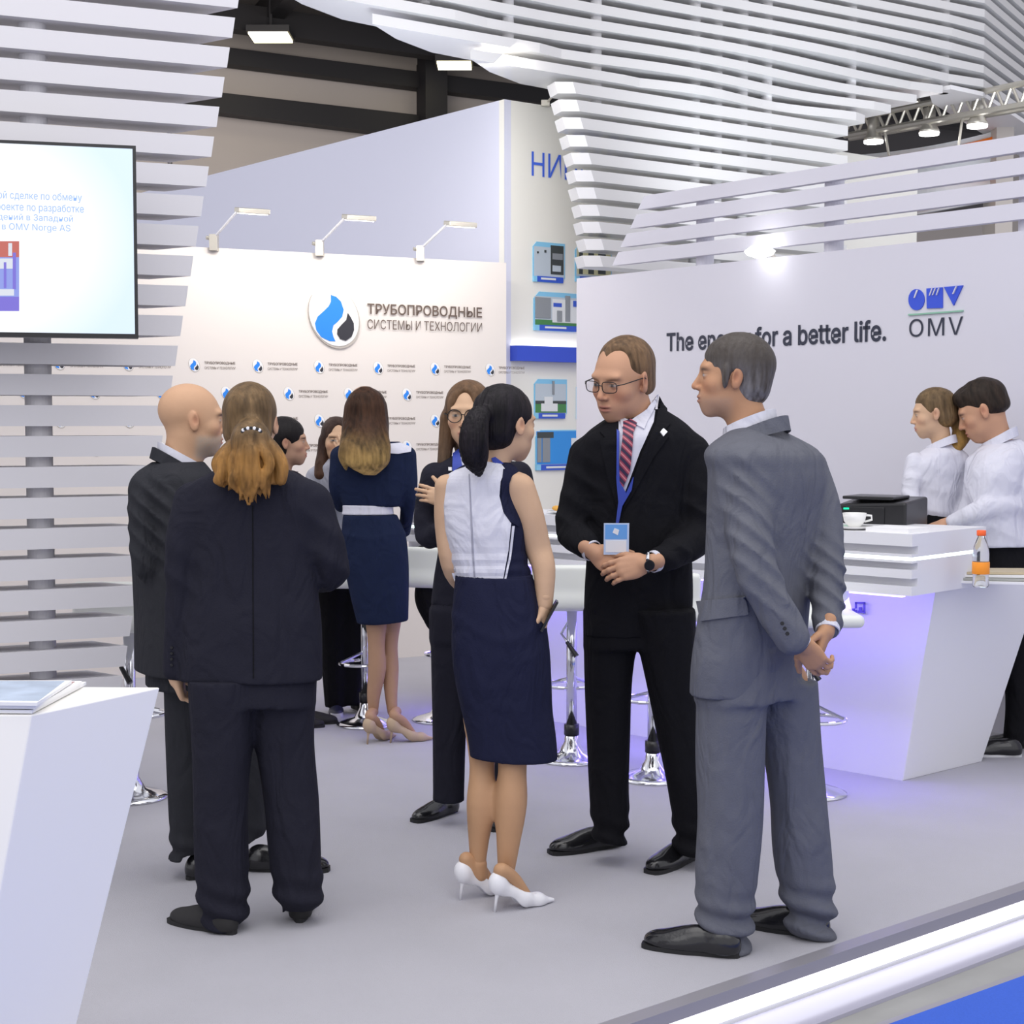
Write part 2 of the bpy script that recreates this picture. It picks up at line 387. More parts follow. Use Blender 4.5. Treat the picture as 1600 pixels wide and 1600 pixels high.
def poster(x0, y0, x1, y1, kind):
    def sub(u0, v0, u1, v1):
        X0 = x0+(x1-x0)*u0; X1 = x0+(x1-x0)*u1; Y0 = y0+(y1-y0)*v0; Y1 = y0+(y1-y0)*v1
        a, b = nq(X0, Y0); c, _ = nq(X1, Y0); d = nq(X0, Y1)[1]
        return [(a, d), (c, d), (c, b), (a, b)]
    ps = [(rectN(x0, y0, x1, y1, .12), 5), (sub(.03,.12,.97,.95), 0)]
    if kind == 0: ps += [(sub(.55,.1,.95,.82), 2), (sub(.6,.3,.92,.45), 1), (sub(.12,.25,.17,.3), 2), (sub(.35,.22,.4,.28), 2), (sub(.6,.6,.85,.75), 0)]
    if kind == 1: ps += [(sub(.03,.72,.97,.86), 3), (sub(.4,.2,.97,.8), 7), (sub(.42,.3,.6,.4), 6), (sub(.03,.15,.36,.68), 1), (sub(.68,.12,.78,.78), 1), (sub(.5,.5,.6,.78), 1), (sub(.85,.25,.97,.4), 6)]
    if kind == 2: ps += [(sub(.03,.55,.97,.85), 3), (sub(.03,.55,.97,.63), 2), (sub(.2,.62,.7,.82), 7), (sub(.3,.45,.55,.65), 7), (sub(.55,.05,.6,.4), 1)]
    if kind == 3: ps += [(sub(.03,.03,.97,.85), 4), (sub(.03,.05,.4,.2), 2), (sub(.15,.2,.32,.8), 1), (sub(.8,.2,.97,.82), 7), (sub(.03,.2,.12,.8), 1)]
    if kind == 4: ps += [(sub(.05,.1,.97,.8), 8), (sub(.1,.12,.2,.8), 2), (sub(.35,.12,.5,.8), 2), (sub(.62,.12,.82,.8), 2)]
    ps += [(sub(.1,.86,.92,1.0), 6), (sub(0,.86,.1,1.0), 5), (sub(.22,.9,.68,.95), 7)]
    t = slabpoly('poster', ps, fN, NN, PM, WN, th=.006)
poster(832, 377, 882, 440, 0); poster(833, 455, 905, 516, 1); poster(834, 592, 885, 654, 2); poster(836, 672, 905, 735, 3); poster(898, 381, 955, 440, 4); poster(900, 597, 950, 655, 2)
bs0, bz1 = nq(797, 540); bs1, _ = nq(940, 540); bz0 = nq(797, 564)[1]
a = fN(bs0, 0); b = fN(bs1, 0)
MB().ext([a, b, b+NN*.08, a+NN*.08], bz0-.0, bz1).build('shelf', M['lblue'], WN, label='deep blue band')
MB().ext([a+NN*.01, b+NN*.01, b+NN*.05, a+NN*.05], bz1, bz1+.012).build('light_strip', M['led'], WN)
# lamp rod above the ivory wall
t = empty('rod_lamp', fN(on(NL, 850, 160)[0], zc), 'thin pale arm lamp standing on top of the ivory wall', 'spotlight')
p = Vector(ORG[t.name]); MB().tube([p, p+Vector((.03,-.05,.02)), p+Vector((.16,-.3,.13))], .008).build('arm', M['alu'], t); MB().box(p+Vector((.01,-.02,.01)), (.03,.03,.02)).build('clamp', M['alu'], t)
sN = on(NL, 850, 160)[0]; area(fN(sN-.9, zc+.1)+NN*.6, .3, 6, (1,.95,.85), fN(sN+.1, 2.9), sy=.2)

# ---- OMV wall (right)
OD = DL; O0 = (2.32, 8.3); OL = (O0, OD)
def ow(s, z): return Vector((O0[0]+OD[0]*s, O0[1]+OD[1]*s, z))
so, zo = on(OL, 901, 440); zo = 2.535
ON = Vector((-OD[1], OD[0], 0)); ON = ON if ON.y < 0 else -ON
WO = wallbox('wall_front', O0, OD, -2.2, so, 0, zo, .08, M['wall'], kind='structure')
def fO(u, z): return ow(-u, z)     # u grows to the right
def oq(x, y): s, z = on(OL, x, y); return -s, z
ta, tz = oq(1042, 552); tb, tz2 = oq(1385, 534); _, tt = oq(1042, 525)
text('lettering', 'The energy for a better life.', M['navytxt'], WO, fO, ON, ta, tb, tz-.02, tt+.022, bold=.018, th=.004)
def oqs(L): return [oq(x, y) for x, y in L]
zs = 4.0
def z8(px, py): return (1200+px/zs, 400+py/zs)
cO = egg(931, 273, 50, 66, 0, 30)
lg = [(oqs([z8(*p) for p in cO]), 0), (oqs([z8(*p) for p in [(995,203),(1095,196),(1095,325),(997,328)]]), 0), (oqs([z8(*p) for p in [(1105,194),(1223,184),(1165,310)]]), 0), (oqs([z8(*p) for p in [(882,363),(1223,338),(1223,348),(882,373)]]), 1)]
lg += [(oqs([z8(*p) for p in L]), 2) for L in ([(935,212),(945,212),(925,262),(918,262)], [(1030,203),(1037,202),(1020,248),(1014,248)], [(1052,202),(1058,201),(1040,245),(1034,246)], [(1075,200),(1080,200),(1065,245),(1060,246)], [(1185,190),(1192,189),(1170,238),(1163,238)])]
slabpoly('logo', lg, fO, ON, [M['lblue'], M['lgreen'], M['wall']], WO, th=.006, label='blue circle, square and triangle logo over a green line')
ta, tz = oq(1421, 527); tb, _ = oq(1505, 520); _, tt = oq(1421, 499)
text('lettering', 'OMV', M['navytxt'], WO, fO, ON, ta, tb, tz, tt, th=.004, spacing=1.1)
# wall-top globe lamp
p = ow(on(OL, 1206, 398)[0], zo+.0)
t = empty('globe_lamp', p+ON*.0, 'bright round lamp on the top edge of the white slogan wall', 'lamp')
MB().lathe(p+ON*.1+Vector((0,0,.03)), [(.02,-.04),(.075,-.02),(.09,.0),(.05,.03),(.01,.04)], axis=(0,0,1)).build('bulb', M['lampw'], t, smooth=True)
MB().tube([p-ON*.03, p+ON*.02+Vector((0,0,.03)), p+ON*.08+Vector((0,0,.05))], .01).build('arm', M['alu'], t)
# fence of slats on that wall
fz = []
root = empty('slat_fence', ow(0, zo), 'open fence of four rising white slats on top of the slogan wall', 'slat screen')
P1 = on(OL, 1590, 239)[1]; pitchF = (on(OL, 1590, 239)[1]-on(OL, 1590, 344)[1])/3
lefts = [1000, 988, 973, 960, 948]
for i in range(4):
    zb_ = P1-pitchF*i; hgt = .082
    sl = on(OL, lefts[i], 310+i*28)[0]; n = -ON
    a = ow(sl-.0, 0)+n*-.02; b = ow(-2.2, 0)+n*-.02
    a2 = ow(sl-.07, 0)+n*.03; b2 = ow(-2.2, 0)+n*.03
    at = ow(sl-.06, 0)+n*-.02
    A = [(a.x,a.y,zb_),(b.x,b.y,zb_),(b2.x,b2.y,zb_),(a2.x,a2.y,zb_)]; B = [(at.x,at.y,zb_+hgt),(b.x,b.y,zb_+hgt),(b2.x,b2.y,zb_+hgt),(a2.x,a2.y,zb_+hgt)]
    MB().hexa(A, B).build('slat', M['wall'], root)
for x in (1086, 1287, 1592):
    s, _ = on(OL, x, 400); p = ow(s, 0)-ON*.085; rr = .055
    MB().lathe((p.x, p.y, zo), [(rr, 0), (rr, P1+.05-zo)], 20).build('post', M['wall'], root, smooth=False)

# ---- great slatted canopy screen hanging behind the slogan wall
SP = (0.0, 10.65); SD = unit((1.35, 1)); SL_ = (SP, SD); SN = Vector((SD[1], -SD[0], 0))
def sw(s, off=0, z=0): return Vector((SP[0]+SD[0]*s, SP[1]+SD[1]*s, z))-SN*off
root = empty('slatted_canopy', sw(1.0, 0, 2.6), 'huge white slatted canopy screen sweeping across the top and bending at the right', 'slat screen')
sC = on(SL_, 1537, 110)[0]; D2 = Vector((.6, 1, 0)).normalized()
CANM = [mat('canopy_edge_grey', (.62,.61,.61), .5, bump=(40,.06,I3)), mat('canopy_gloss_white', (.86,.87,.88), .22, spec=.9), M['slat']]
tipx = {0: 882, 1: 888, 2: 894, 3: 901, 4: 907, 5: 911, 6: 915, 7: 920, 8: 923, 9: 927, -1: 735, -2: 582, -3: 428}
for k in range(-17, 11):
    z = 3.80-.115*k
    x0 = tipx.get(k, 925 if k > 9 else max(-200, 428-150*(-3-k)))
    yy = 655-(z-1.6)*2500/10.6
    s0 = on(SL_, x0, yy)[0]
    if z >= 4.34: s1 = sC
    else:
        xr = 1500-(4.34-z)/.5*175 if z > 3.84 else 1325
        s1 = on(SL_, xr, 200)[0]
    hh = .074 if k >= 0 else .064; dp = .22 if k >= 0 else .46
    mb = MB()
    if k >= 0:      # wall part: ends with two facets
        pl = [sw(s0+.0, .07), sw(s0+.10, 0), sw(s1, 0), sw(s1, dp), sw(s0+.05, dp)]
        pt = [sw(s0-.03, .07), sw(s0+.07, 0), sw(s1, 0), sw(s1, dp), sw(s0+.02, dp)]
    else:
        L = min(1.3, (s1-s0)*.5); wv = .13*math.sin(k*1.3)
        pl = [sw(s0, 0), sw(s0+.05, 0)]+[sw(s0+L+t*(s1-s0-L), -.05*math.sin(t*9+k*.9)*(1 if t > 0 else 0)) for t in [i/16 for i in range(16)]]+[sw(s1, 0), sw(s1, dp), sw(s0+L*1.1, dp+.03), sw(s0+L*.55, .42), sw(s0+L*.25, .24)]
        pt = pl
    mb.hexa([(v.x, v.y, z) for v in pl], [(v.x, v.y, z+hh) for v in pt])
    if z >= 4.34:
        c = sw(sC, 0); c2 = sw(sC, dp); e = c+D2*5
        mb.ext([c, e, e-Vector((D2.y, -D2.x, 0))*dp, c2], z, z+hh)
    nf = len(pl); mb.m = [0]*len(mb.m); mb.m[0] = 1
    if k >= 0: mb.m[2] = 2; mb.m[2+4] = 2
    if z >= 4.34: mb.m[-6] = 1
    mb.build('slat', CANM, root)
# big soffit panel at the bend and the uprights between slats
c = sw(sC-.45, -.02, 4.335); pc = sw(sC, 0, 4.335); e = pc+D2*5; n2 = Vector((D2.y, -D2.x, 0))
MB().ext([c, pc, e, e-n2*.5, sw(sC-.1, .45), sw(sC-.45, .2)], 4.30, 4.335).build('soffit', M['slat'], root)
for x in (520, 680, 812, 950, 1105, 1140, 1180, 1218, 1350, 1495):
    s = on(SL_, x, 100)[0]; p = sw(s, .13); zlo = {520: 4.33, 680: 4.25, 812: 4.06, 950: 3.74}.get(x, 2.6 if x < 1300 else (3.95 if x < 1400 else 4.3))
    MB().lathe((p.x, p.y, zlo), [(.04, 0), (.04, 5.8-zlo)], 12).build('post', M['slat'], root, smooth=True)
# unseen uplights added to brighten the undersides of the canopy slats
for p_, q_, c_, e_ in (((-.4, 8.8, 2.9), (-.2, 10.8, 4.9), (.9, .95, 1), 12), ((1.9, 10.35, 2.75), (2.1, 12.6, 5.0), (.92, .97, 1), 14), ((3.3, 10.6, 2.9), (3.9, 13.4, 5.2), (.92, .96, 1), 14)):
    area(p_, .7, e_, c_, q_, spread=math.radians(110))

# ---- left slat wall
ST = (XD(251, 6.15), 6.15); SDl = unit((2.24, 1)); STL = (ST, SDl); STN = Vector((SDl[1], -SDl[0], 0))
def tw(s, off=0): return Vector((ST[0]+SDl[0]*s, ST[1]+SDl[1]*s, 0))-STN*off
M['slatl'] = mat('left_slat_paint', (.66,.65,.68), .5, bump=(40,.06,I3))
root = empty('slat_wall', tw(-.5, .15), 'tall white slatted screen at left behind the wall screen, ends stepping inwards', 'slat screen')
for k in range(0, 27):
    ytop = 26+46.75*(k-1); z1 = 1.6+(655-ytop)*6.15/2500; 
    if z1 < .08: break
    xe = 371-.1837*(ytop-26); s1 = (on(STL, xe, 400)[0]); hh = .078; dp = .2
    xb = xe-.14*26
    A = [tw(-4.2), tw(s1-.012), tw(s1-.13, dp), tw(-4.2, dp)]; B = [tw(-4.2), tw(s1), tw(s1-.10, dp), tw(-4.2, dp)]
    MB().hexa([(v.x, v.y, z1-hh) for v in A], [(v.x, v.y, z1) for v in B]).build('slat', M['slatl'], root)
for x in (62,):
    s = on(STL, x, 400)[0]; p = tw(s, .1)
    MB().lathe((p.x, p.y, 0), [(.05, 0), (.05, 3.4)], 24).build('post', M['slatl'], root, smooth=False)
s = on(STL, -90, 400)[0]; p = tw(s, .1); MB().lathe((p.x, p.y, 0), [(.05, 0), (.05, 3.4)], 24).build('post', M['slatl'], root)

# ---- TV
TD = unit((3.6, 1)); T0 = (XD(219, 5.75), 5.75); TL = (T0, TD); TN = Vector((TD[1], -TD[0], 0))
def fT(s, z): return Vector((T0[0]+TD[0]*s, T0[1]+TD[1]*s, z))
_, ztv = on(TL, 219, 228); _, zbv = on(TL, 218, 529); tl = -1.05
tv = empty('wall_television', fT(-.5, zbv), 'large flat television with a pale blue slide, mounted on the white slats', 'television')
a = fT(tl, 0); b = fT(0, 0); MB().ext([a, b, b-TN*.05, a-TN*.05], zbv, ztv).build('casing', M['black'], tv)
sc = MB().ext([fT(tl+.01, 0)+TN*.002, fT(-.012, 0)+TN*.002, fT(-.012, 0)-TN*.002, fT(tl+.01, 0)-TN*.002], zbv+.016, ztv-.012).build('display', M['screen'], tv)
# screen gradient: bluer rim
nt = M['screen'].node_tree; b_ = nt.nodes['Principled BSDF']; g = nt.nodes.new('ShaderNodeTexCoord'); vm = nt.nodes.new('ShaderNodeVectorMath'); vm.operation = 'DISTANCE'; vm.inputs[1].default_value = (.5,.5,.5)
nt.links.new(g.outputs['Generated'], vm.inputs[0]); mr = nt.nodes.new('ShaderNodeMapRange'); mr.inputs['From Min'].default_value = .42; mr.inputs['From Max'].default_value = .72
nt.links.new(vm.outputs['Value'], mr.inputs['Value']); mx = nt.nodes.new('ShaderNodeMix'); mx.data_type = 'RGBA'; mx.inputs[6].default_value = (.95,.96,1,1); mx.inputs[7].default_value = (.66,.82,1,1)
nt.links.new(mr.outputs[0], mx.inputs[0]); nt.links.new(mx.outputs[2], b_.inputs['Emission Color'])
def tline(s_, x0, x1, y, h, m=M['sblue']):
    a, z = on(TL, x0, y); b, _ = on(TL, x1, y); z1 = on(TL, x0, y-h)[1]
    text('caption', s_, m, sc, fT, TN, a, b, z, z1, th=.004)
tline('ой сделке по обмену', -3, 128, 313, 15); tline('проекте по разработке', -13, 131, 331, 15)
tline('рождений в Западной', -30, 114, 345, 13); tline('ь, в OMV Norge AS', -12, 110, 361, 13)
pc_ = [mat('slide_'+n, (.05,.05,.05), .5, emit=c, es=.8) for n, c in (('red', (.65,.12,.08)), ('blue', (.3,.38,.95)), ('violet', (.2,.15,.8)), ('white', (.85,.9,1)))]
def tp(x0, y0, x1, y1): return [on(TL, x0, y1), on(TL, x1, y1), on(TL, x1, y0), on(TL, x0, y0)]
slabpoly('slide_picture', [(tp(-60,377,30,486), 1), (tp(-60,377,30,402), 0), (tp(13,380,19,400), 3), (tp(-60,404,22,420), 3), (tp(-60,452,22,462), 3), (tp(20,395,25,452), 2), (tp(-60,464,30,486), 2), (tp(6,410,10,450), 2)], fT, TN, pc_, sc, th=.003)

# ---- white faceted reception desk at lower left
zc_ = 1.0
T = [G(250,1074,zc_), G(50,1117,zc_), G(-260,1117,zc_), G(-200,1071,zc_)]
Bt = [G(74,1776,0), G(-90,1895,0), G(-430,1895,0), G(-300,1700,0)]
_n1 = (T[0]-T[1]).cross(Bt[1]-T[1]); _ra = RZ(250, 1074); _rb = RZ(120, 1600); _n2 = _ra.cross(_rb)
_s = np.linalg.solve(np.array([A3 for A3 in (tuple(_n1), tuple(_n2), (0, 0, 1))]), np.array([_n1.dot(T[1]), _n2.dot(Vector((0, 0, CZ))), 0.0])); Bt[0] = Vector(_s)
mb = MB(); mb.hexa([Bt[1], Bt[0], Bt[3], Bt[2]], [T[1], T[0], T[3], T[2]])
tri_, trm = [], []
dk = mb.build('faceted_desk', mat('desk_white', (.93,.91,.86), .4), label='white faceted reception desk with inward sloping sides at lower left', cat='desk'); bevel(dk, .003)
ob = MB(); t2 = [v.copy() for v in T]; ctr = sum(T, Vector())/4
# magazines
mc = [mat('magazine_cover_a', (.42,.5,.62), .35, var=.5, vs=12), mat('magazine_cover_b', (.5,.28,.26), .35, var=.6, vs=14), mat('magazine_cover_c', (.46,.46,.5), .35, var=.5, vs=9)]
mlab = ['glossy magazine with pale blue cover, rearmost of the fanned row on the desk', 'glossy magazine with reddish strip cover, middle of the fanned row on the desk', 'glossy magazine with white bordered cover, front of the fanned row on the desk']
for i, (xa, ya, xb, yb, xc, yc) in enumerate([(-150,1078,112,1068,58,1103), (-150,1093,128,1069,55,1108), (-150,1104,135,1070,50,1115)]):
    z0 = zc_+.002+.009*(2-i); a = G(xa, ya-12 if i == 0 else ya, z0); 
    p1 = G(-150, yc-2, z0); p2 = G(xc, yc, z0); p3 = G(xb, yb, z0); p4 = G(-150, yb, z0)
    o = MB(); o.ext([p1, p2, p3, p4], z0, z0+.007)
    o = o.build('magazine', M['paper'], label=mlab[i], cat='magazine', group='magazines on the faceted desk')
    if i == 2:
        for (u0, v0, u1, v1, cl) in ((-60,1092,18,1096,'r'), (24,1091,60,1095,'d'), (-60,1080,-8,1084,'d'), (0,1079,40,1083,'r'), (48,1078,84,1081,'d'), (-60,1103,40,1105,'d'), (30,1085,70,1088,'r')):
            zp = z0+.0085; A = [G(u0, v1, zp), G(u1, v1, zp), G(u1+(v1-v0)*1.4, v0, zp), G(u0+(v1-v0)*1.4, v0, zp)]
            MB().hexa(A, [v+Vector((0,0,.0004)) for v in A]).build('print_strip', mat('print_red', (.55,.12,.12), .4) if cl == 'r' else mat('print_slate', (.12,.14,.24), .4), o)
    k = .012; MB().ext([p1+Vector((0,k*1.5,0)), p2+Vector((-k*.2,k*1.5,0)), p3+Vector((-k,-k,0)), p4+Vector((0,-k,0))], z0+.007, z0+.0078).build('cover_print', mc[i], o)

# ---- bar counter
LED1 = W(1425, 870, 6.63); BD = unit((-1.08, 1)); BP = (LED1.x, LED1.y); BL = (BP, BD)
BN = Vector((-BD[1], BD[0], 0)); BN = BN if BN.y < 0 else -BN
def bw(s, off=0, z=0): return Vector((BP[0]+BD[0]*s, BP[1]+BD[1]*s, z))-BN*off
zA = on(BL, 1425, 835)[1]; zB = on(BL, 1425, 932)[1]; zLED = on(BL, 1425, 870)[1]
ED = (G(1497, 861, zLED)-G(1425, 870, zLED)); ED.z = 0; EL = ED.length; ED.normalize()
bar = empty('bar_counter', bw(1.2, .3), 'long white bar counter of stacked slabs with glowing line and violet lit front', 'counter')
s_far = on(BL, 628, 850)[0]; EN = Vector((ED.y, -ED.x, 0)); 
def slabring(off_f, dpt):
    c = bw(0, 0); f = bw(s_far, 0); e = c+ED*EL
    sh_ = lambda v: v
    return [f-BN*off_f, c-BN*off_f+ED*0-EN*0, e-EN*0+(ED*0), e-EN*0-BN*dpt*0+Vector((0,0,0))]
cc = bw(0, 0); ff = bw(s_far, 0); ee = cc+ED*EL
back = lambda v, d: v-BN*d
lay = [(zA-.0, zA-.048, 0), (zA-.048, zA-.078, .035), (zA-.078, zLED-.016, 0)]
h = (zA-zB)
def layer(z0, z1, off, m, nm):
    a = ff-BN*off; b = cc-BN*off+(ED*0); 
    if off:   # recessed band fades out along the short side
        b = cc-BN*off*1.0+ED*off*.3; e = cc+ED*(EL*.45)-EN*.0; e2 = e-EN*off*-0
        ring = [ff-BN*off, cc-BN*off, cc+ED*.04-(-EN)*-off, cc+ED*EL*.5, ee, ee-BN*.26, ff-BN*.26]
        ring[2] = cc+ED*.10-BN*off*.8
        ring = [ring[0], ring[1], ring[2], ring[3], ring[4], ring[5], ring[6]]
    else: ring = [ff, cc, ee, ee-BN*.26, ff-BN*.26]
    return MB().ext([Vector(v) for v in ring], z0, z1).build(nm, m, bar)
zz = [zA, zA-h*.20, zA-h*.33, zA-h*.36-.004, zA-h*.43, zA-h*.47, zA-h*.58, zA-h*.72, zA-h*.85, zB]
layer(zz[1], zz[0], 0, M['white'], 'top_slab'); layer(zz[2], zz[1], .05, M['white'], 'recess')
layer(zz[3], zz[2], 0, M['white'], 'slab'); layer(zz[4], zz[3], .004, M['ledteal'], 'light_strip'); layer(zz[5], zz[4], 0, M['white'], 'slab')
layer(zz[6], zz[5], .05, M['white'], 'recess'); layer(zz[7], zz[6], 0, M['white'], 'slab'); layer(zz[8], zz[7], .05, M['white'], 'recess'); layer(zz[9], zz[8], 0, M['white'], 'slab')
# body under the slabs
cb0 = G(1410, 1220, 0); ct0 = W(1462, 932, cb0.y-.1)
ct = Vector((ct0.x, ct0.y, zB)); bdir = Vector((BD[0], BD[1], 0))
dd_ = (G(1534, 1190, 0)-cb0).normalized(); ins = dd_*.3+Vector((-dd_.y, dd_.x, 0))*.05
bL1 = on(((cb0.x, cb0.y), BD), 700, 1050)[0]; bL2 = on(((ct.x, ct.y), BD), 637, 930)[0]
body = MB(); body.hexa([cb0, cb0+ins, cb0+ins+bdir*bL1, cb0+bdir*bL1], [ct, ct+ins, ct+ins+bdir*bL2, ct+bdir*bL2])
body.build('body', M['white'], bar)
MB().ext([bw(.1,.1), bw(s_far-.1,.1), bw(s_far-.1,.13), bw(.1,.13)], zB-.02, zB-.001).build('light_strip', M['ledviolet'], bar)
for s in (.5, 1.5, 2.6):
    area(bw(s, .08, zB-.03), .9, 2.6, (.30,.22,1), bw(s, .45, .3), sy=.1)
    o = area(bw(s, .04, .35), .9, 1.6, (.25,.18,1), bw(s, .0, 0), sy=.1)
# side desk with lower worktop, tapering towards the floor
zd = .885
a = G(1462, 936, zd+.0); q1 = G(1497, 922, zd); q2 = G(1720, 888, zd); 
r1 = cb0.copy(); r2 = G(1534, 1190, 0)
off = Vector((-.15, .75, 0)).normalized()*.85
mb = MB(); tA = Vector((ct.x, ct.y, zd)); dd_ = (r2-r1).normalized()
tk = PL(1632, 900, (tA.x, tA.y), (dd_.x, dd_.y)); tB = Vector((tk.x, tk.y, zd)); off = Vector((-dd_.y, dd_.x, 0))*.30
mb.hexa([r1+Vector((.003,0,0)), r2, r2+off, r1+off], [tA+Vector((.003,0,0)), tB, tB+off, tA+off])
sd = mb.build('side_desk', M['white'], label='light grey desk end with slanting side at the right of the bar', cat='desk'); bevel(sd, .003)
# cabinet behind side desk (dark recess under ledge)
# ================================================================== HALL BEHIND
def hz(x, y, D): return W(x, y, D).z
h1 = W(380, 75, 26.7); h2 = W(665, 112, 28.5); HD = unit((h2.x-h1.x, h2.y-h1.y)); HL = ((h1.x, h1.y), HD); HN = Vector((HD[1], -HD[0], 0))
def hwp(s, off=0, z=0): return Vector((h1.x+HD[0]*s, h1.y+HD[1]*s, z))+HN*off
WH = wallbox('wall_hall', (h1.x, h1.y), HD, -9, 26, -.1, 8.6, .1, M['hallwall'], kind='structure')
def beam(name, pts, off, m=None):
    "pts: (x, ytop, ybottom) at two photo places on the hall wall plane shifted by off"
    (xa, ya0, ya1), (xb, yb0, yb1) = pts
    P0 = hwp(0, off); ln = ((P0.x, P0.y), HD)
    sa, za0 = on(ln, xa, ya0); za1 = on(ln, xa, ya1)[1]; sb, zb0 = on(ln, xb, yb0); zb1 = on(ln, xb, yb1)[1]
    p = lambda s, z, o: tuple(hwp(s, off+o, z))
    return MB().hexa([p(sa,za1,0), p(sb,zb1,0), p(sb,zb1,-.3), p(sa,za1,-.3)], [p(sa,za0,0), p(sb,zb0,0), p(sb,zb0,-.3), p(sa,za0,-.3)]).build(name, m or M['dark'], WH)
beam('beam', [(200, 54, 80), (900, 143, 168)], .35); beam('beam', [(200, 128, 158), (800, 196, 232)], .35)
beam('column', [(665, 80, 320), (699, 84, 320)], .6)
beam('beam', [(655, 100, 185), (658, 100, 185)], .1)
beam('beam', [(1200, 100, 330), (1580, 60, 330)], 0.3, M['hallgrey'])
CE = MB().ext([hwp(-9, 0), hwp(26, 0), hwp(26, 16), hwp(-9, 16)], 8.25, 8.4).build('ceiling', mat('hall_ceiling', (.13,.12,.115), .8), kind='structure')
for k in range(-2, 12):      # roof beams running towards the viewer and across
    s = k*2.2; MB().ext([hwp(s, .4), hwp(s+.28, .4), hwp(s+.28-3, 16), hwp(s-3, 16)], 7.85, 8.25).build('beam', M['dark'], CE)
for k in range(4): MB().ext([hwp(-9, 1.2+3.2*k), hwp(26, 1.2+3.2*k), hwp(26, 1.5+3.2*k), hwp(-9, 1.5+3.2*k)], 7.6, 8.0).build('beam', M['dark'], CE)
for i, (x, y, sx) in enumerate([(423, 58, .30), (710, 102, .28), (266, 292, .16)]):
    P = G(x, y, 7.5) if i < 2 else W(266, 292, 20)
    t = empty('hall_lamp', P, ['glowing square lamp under the dark hall roof, leftmost', 'glowing square lamp under the hall roof above the tall wall corner', 'small glowing hall lamp seen between the left slats'][i], 'ceiling lamp', 'square hall lamps')
    MB().box(P+Vector((0,0,.06)), (sx*1.1, sx*1.1, .05)).build('housing', M['dark'], t)
    MB().tube([P+Vector((0,0,.1)), Vector((P.x, P.y, 8.26))], .03).build('hanging_rod', M['dark'], t)
    MB().box(P, (sx, sx, .02)).build('diffuser', M['lamp'], t)
# truss with spotlights
td = W(1320, 212, 15); te = W(1620, 160, 13.2); tu = W(1320, 188, 15); tw2 = W(1620, 126, 13.2)
tr = empty('lighting_truss', td, 'aluminium lattice truss carrying bright spotlights, under the dark roof', 'truss')
back_ = Vector((.1,.25,.02))
for a, b in ((td, te), (tu, tw2), (td+back_, te+back_)): MB().tube([a, b], .028, 8).build('chord', M['alu'], tr)
for i in range(13):
    a = td.lerp(te, i/13); b = tu.lerp(tw2, (i+.5)/13); c = td.lerp(te, (i+1)/13)
    MB().tube([a, b], .013, 6).tube([b, c], .013, 6).build('brace', M['alu'], tr)
sl_ = ['round truss spotlight, leftmost of those hanging below the lattice', 'round truss spotlight, middle of those hanging below the lattice', 'round truss spotlight, rightmost of those hanging below the lattice', 'round spotlight half hidden just under the canopy edge']
for i, (x, y, D) in enumerate([(1365, 216, 14.7), (1452, 203, 14.2), (1527, 191, 13.8), (1424, 158, 15.5)]):
    p = W(x, y, D); t = empty('truss_spotlight', p, sl_[i], 'spotlight', 'spotlights along the truss')
    MB().lathe(p, [(.05,.19), (.055,.1), (.06,.04), (.085,.0), (.09,-.02)], 20).build('housing', M['alu'], t, smooth=True)
    MB().lathe(p, [(.085,-.045), (.088,-.022)], 20).build('lens', M['lampw'], t)
    MB().tube([p+Vector((0,0,.19)), p+Vector((0,0,.26))], .012).build('bracket', M['alu'], t)
# white and orange curved stand header beyond
hd = empty('curved_header', W(1420, 300, 17), 'curved white and orange header of the neighbouring stand behind the slat fence', 'banner')
def arc(y0f, y1f, r, m, nm):
    mb = MB(); n = 24; pts = []
    for i in range(n+1):
        t = i/n; x = 1225+t*335; D = 18.5-3.3*t-1.2*math.sin(t*math.pi)
        pts.append((W(x, y0f(t), D-r), W(x, y1f(t), D-r)))
    for i in range(n):
        (a, b), (c, d) = pts[i], pts[i+1]; bk = Vector((.02,.06,0))
        mb.hexa([b, d, d+bk, b+bk], [a, c, c+bk, a+bk])
    return mb.build(nm, m, hd)
cur = lambda t: 248-10*t-35*t**2.5
arc(lambda t: cur(t), lambda t: 372-60*t, 0, mat('header_white', (.8,.85,.88), .5), 'panel')
arc(lambda t: cur(t)+8, lambda t: cur(t)+11+min(11, 13*((t-.6)/.4)**2), .05, M['orange'], 'stripe')
arc(lambda t: 362-62*t-6, lambda t: 364-62*t+3, .05, M['orange'], 'stripe')
arc(lambda t: 295-25*t, lambda t: 304-25*t, .05, M['orange'], 'stripe')
p = MB(); a = W(1558, 175, 15); b = W(1585, 175, 15); p.ext([a, b, b+Vector((0,.4,0)), a+Vector((0,.4,0))], .0, a.z); p.build('pillar', mat('pillar_beige', (.6,.55,.5), .6), hd)
MB().tube([W(1383, 205, 14.6), W(1389, 243, 14.6)], .012).build('hanging_wire', M['alu'], hd); MB().tube([W(1504, 180, 14), W(1498, 228, 14)], .012).build('hanging_wire', M['alu'], hd)
a = W(1310, 380, 19); b = W(1600, 330, 17)
MB().ext([a, b, b+Vector((0,.2,0)), a+Vector((0,.2,0))], 3.0, 3.5).build('ledge', mat('brown_ledge', (.3,.27,.2), .6), hd)
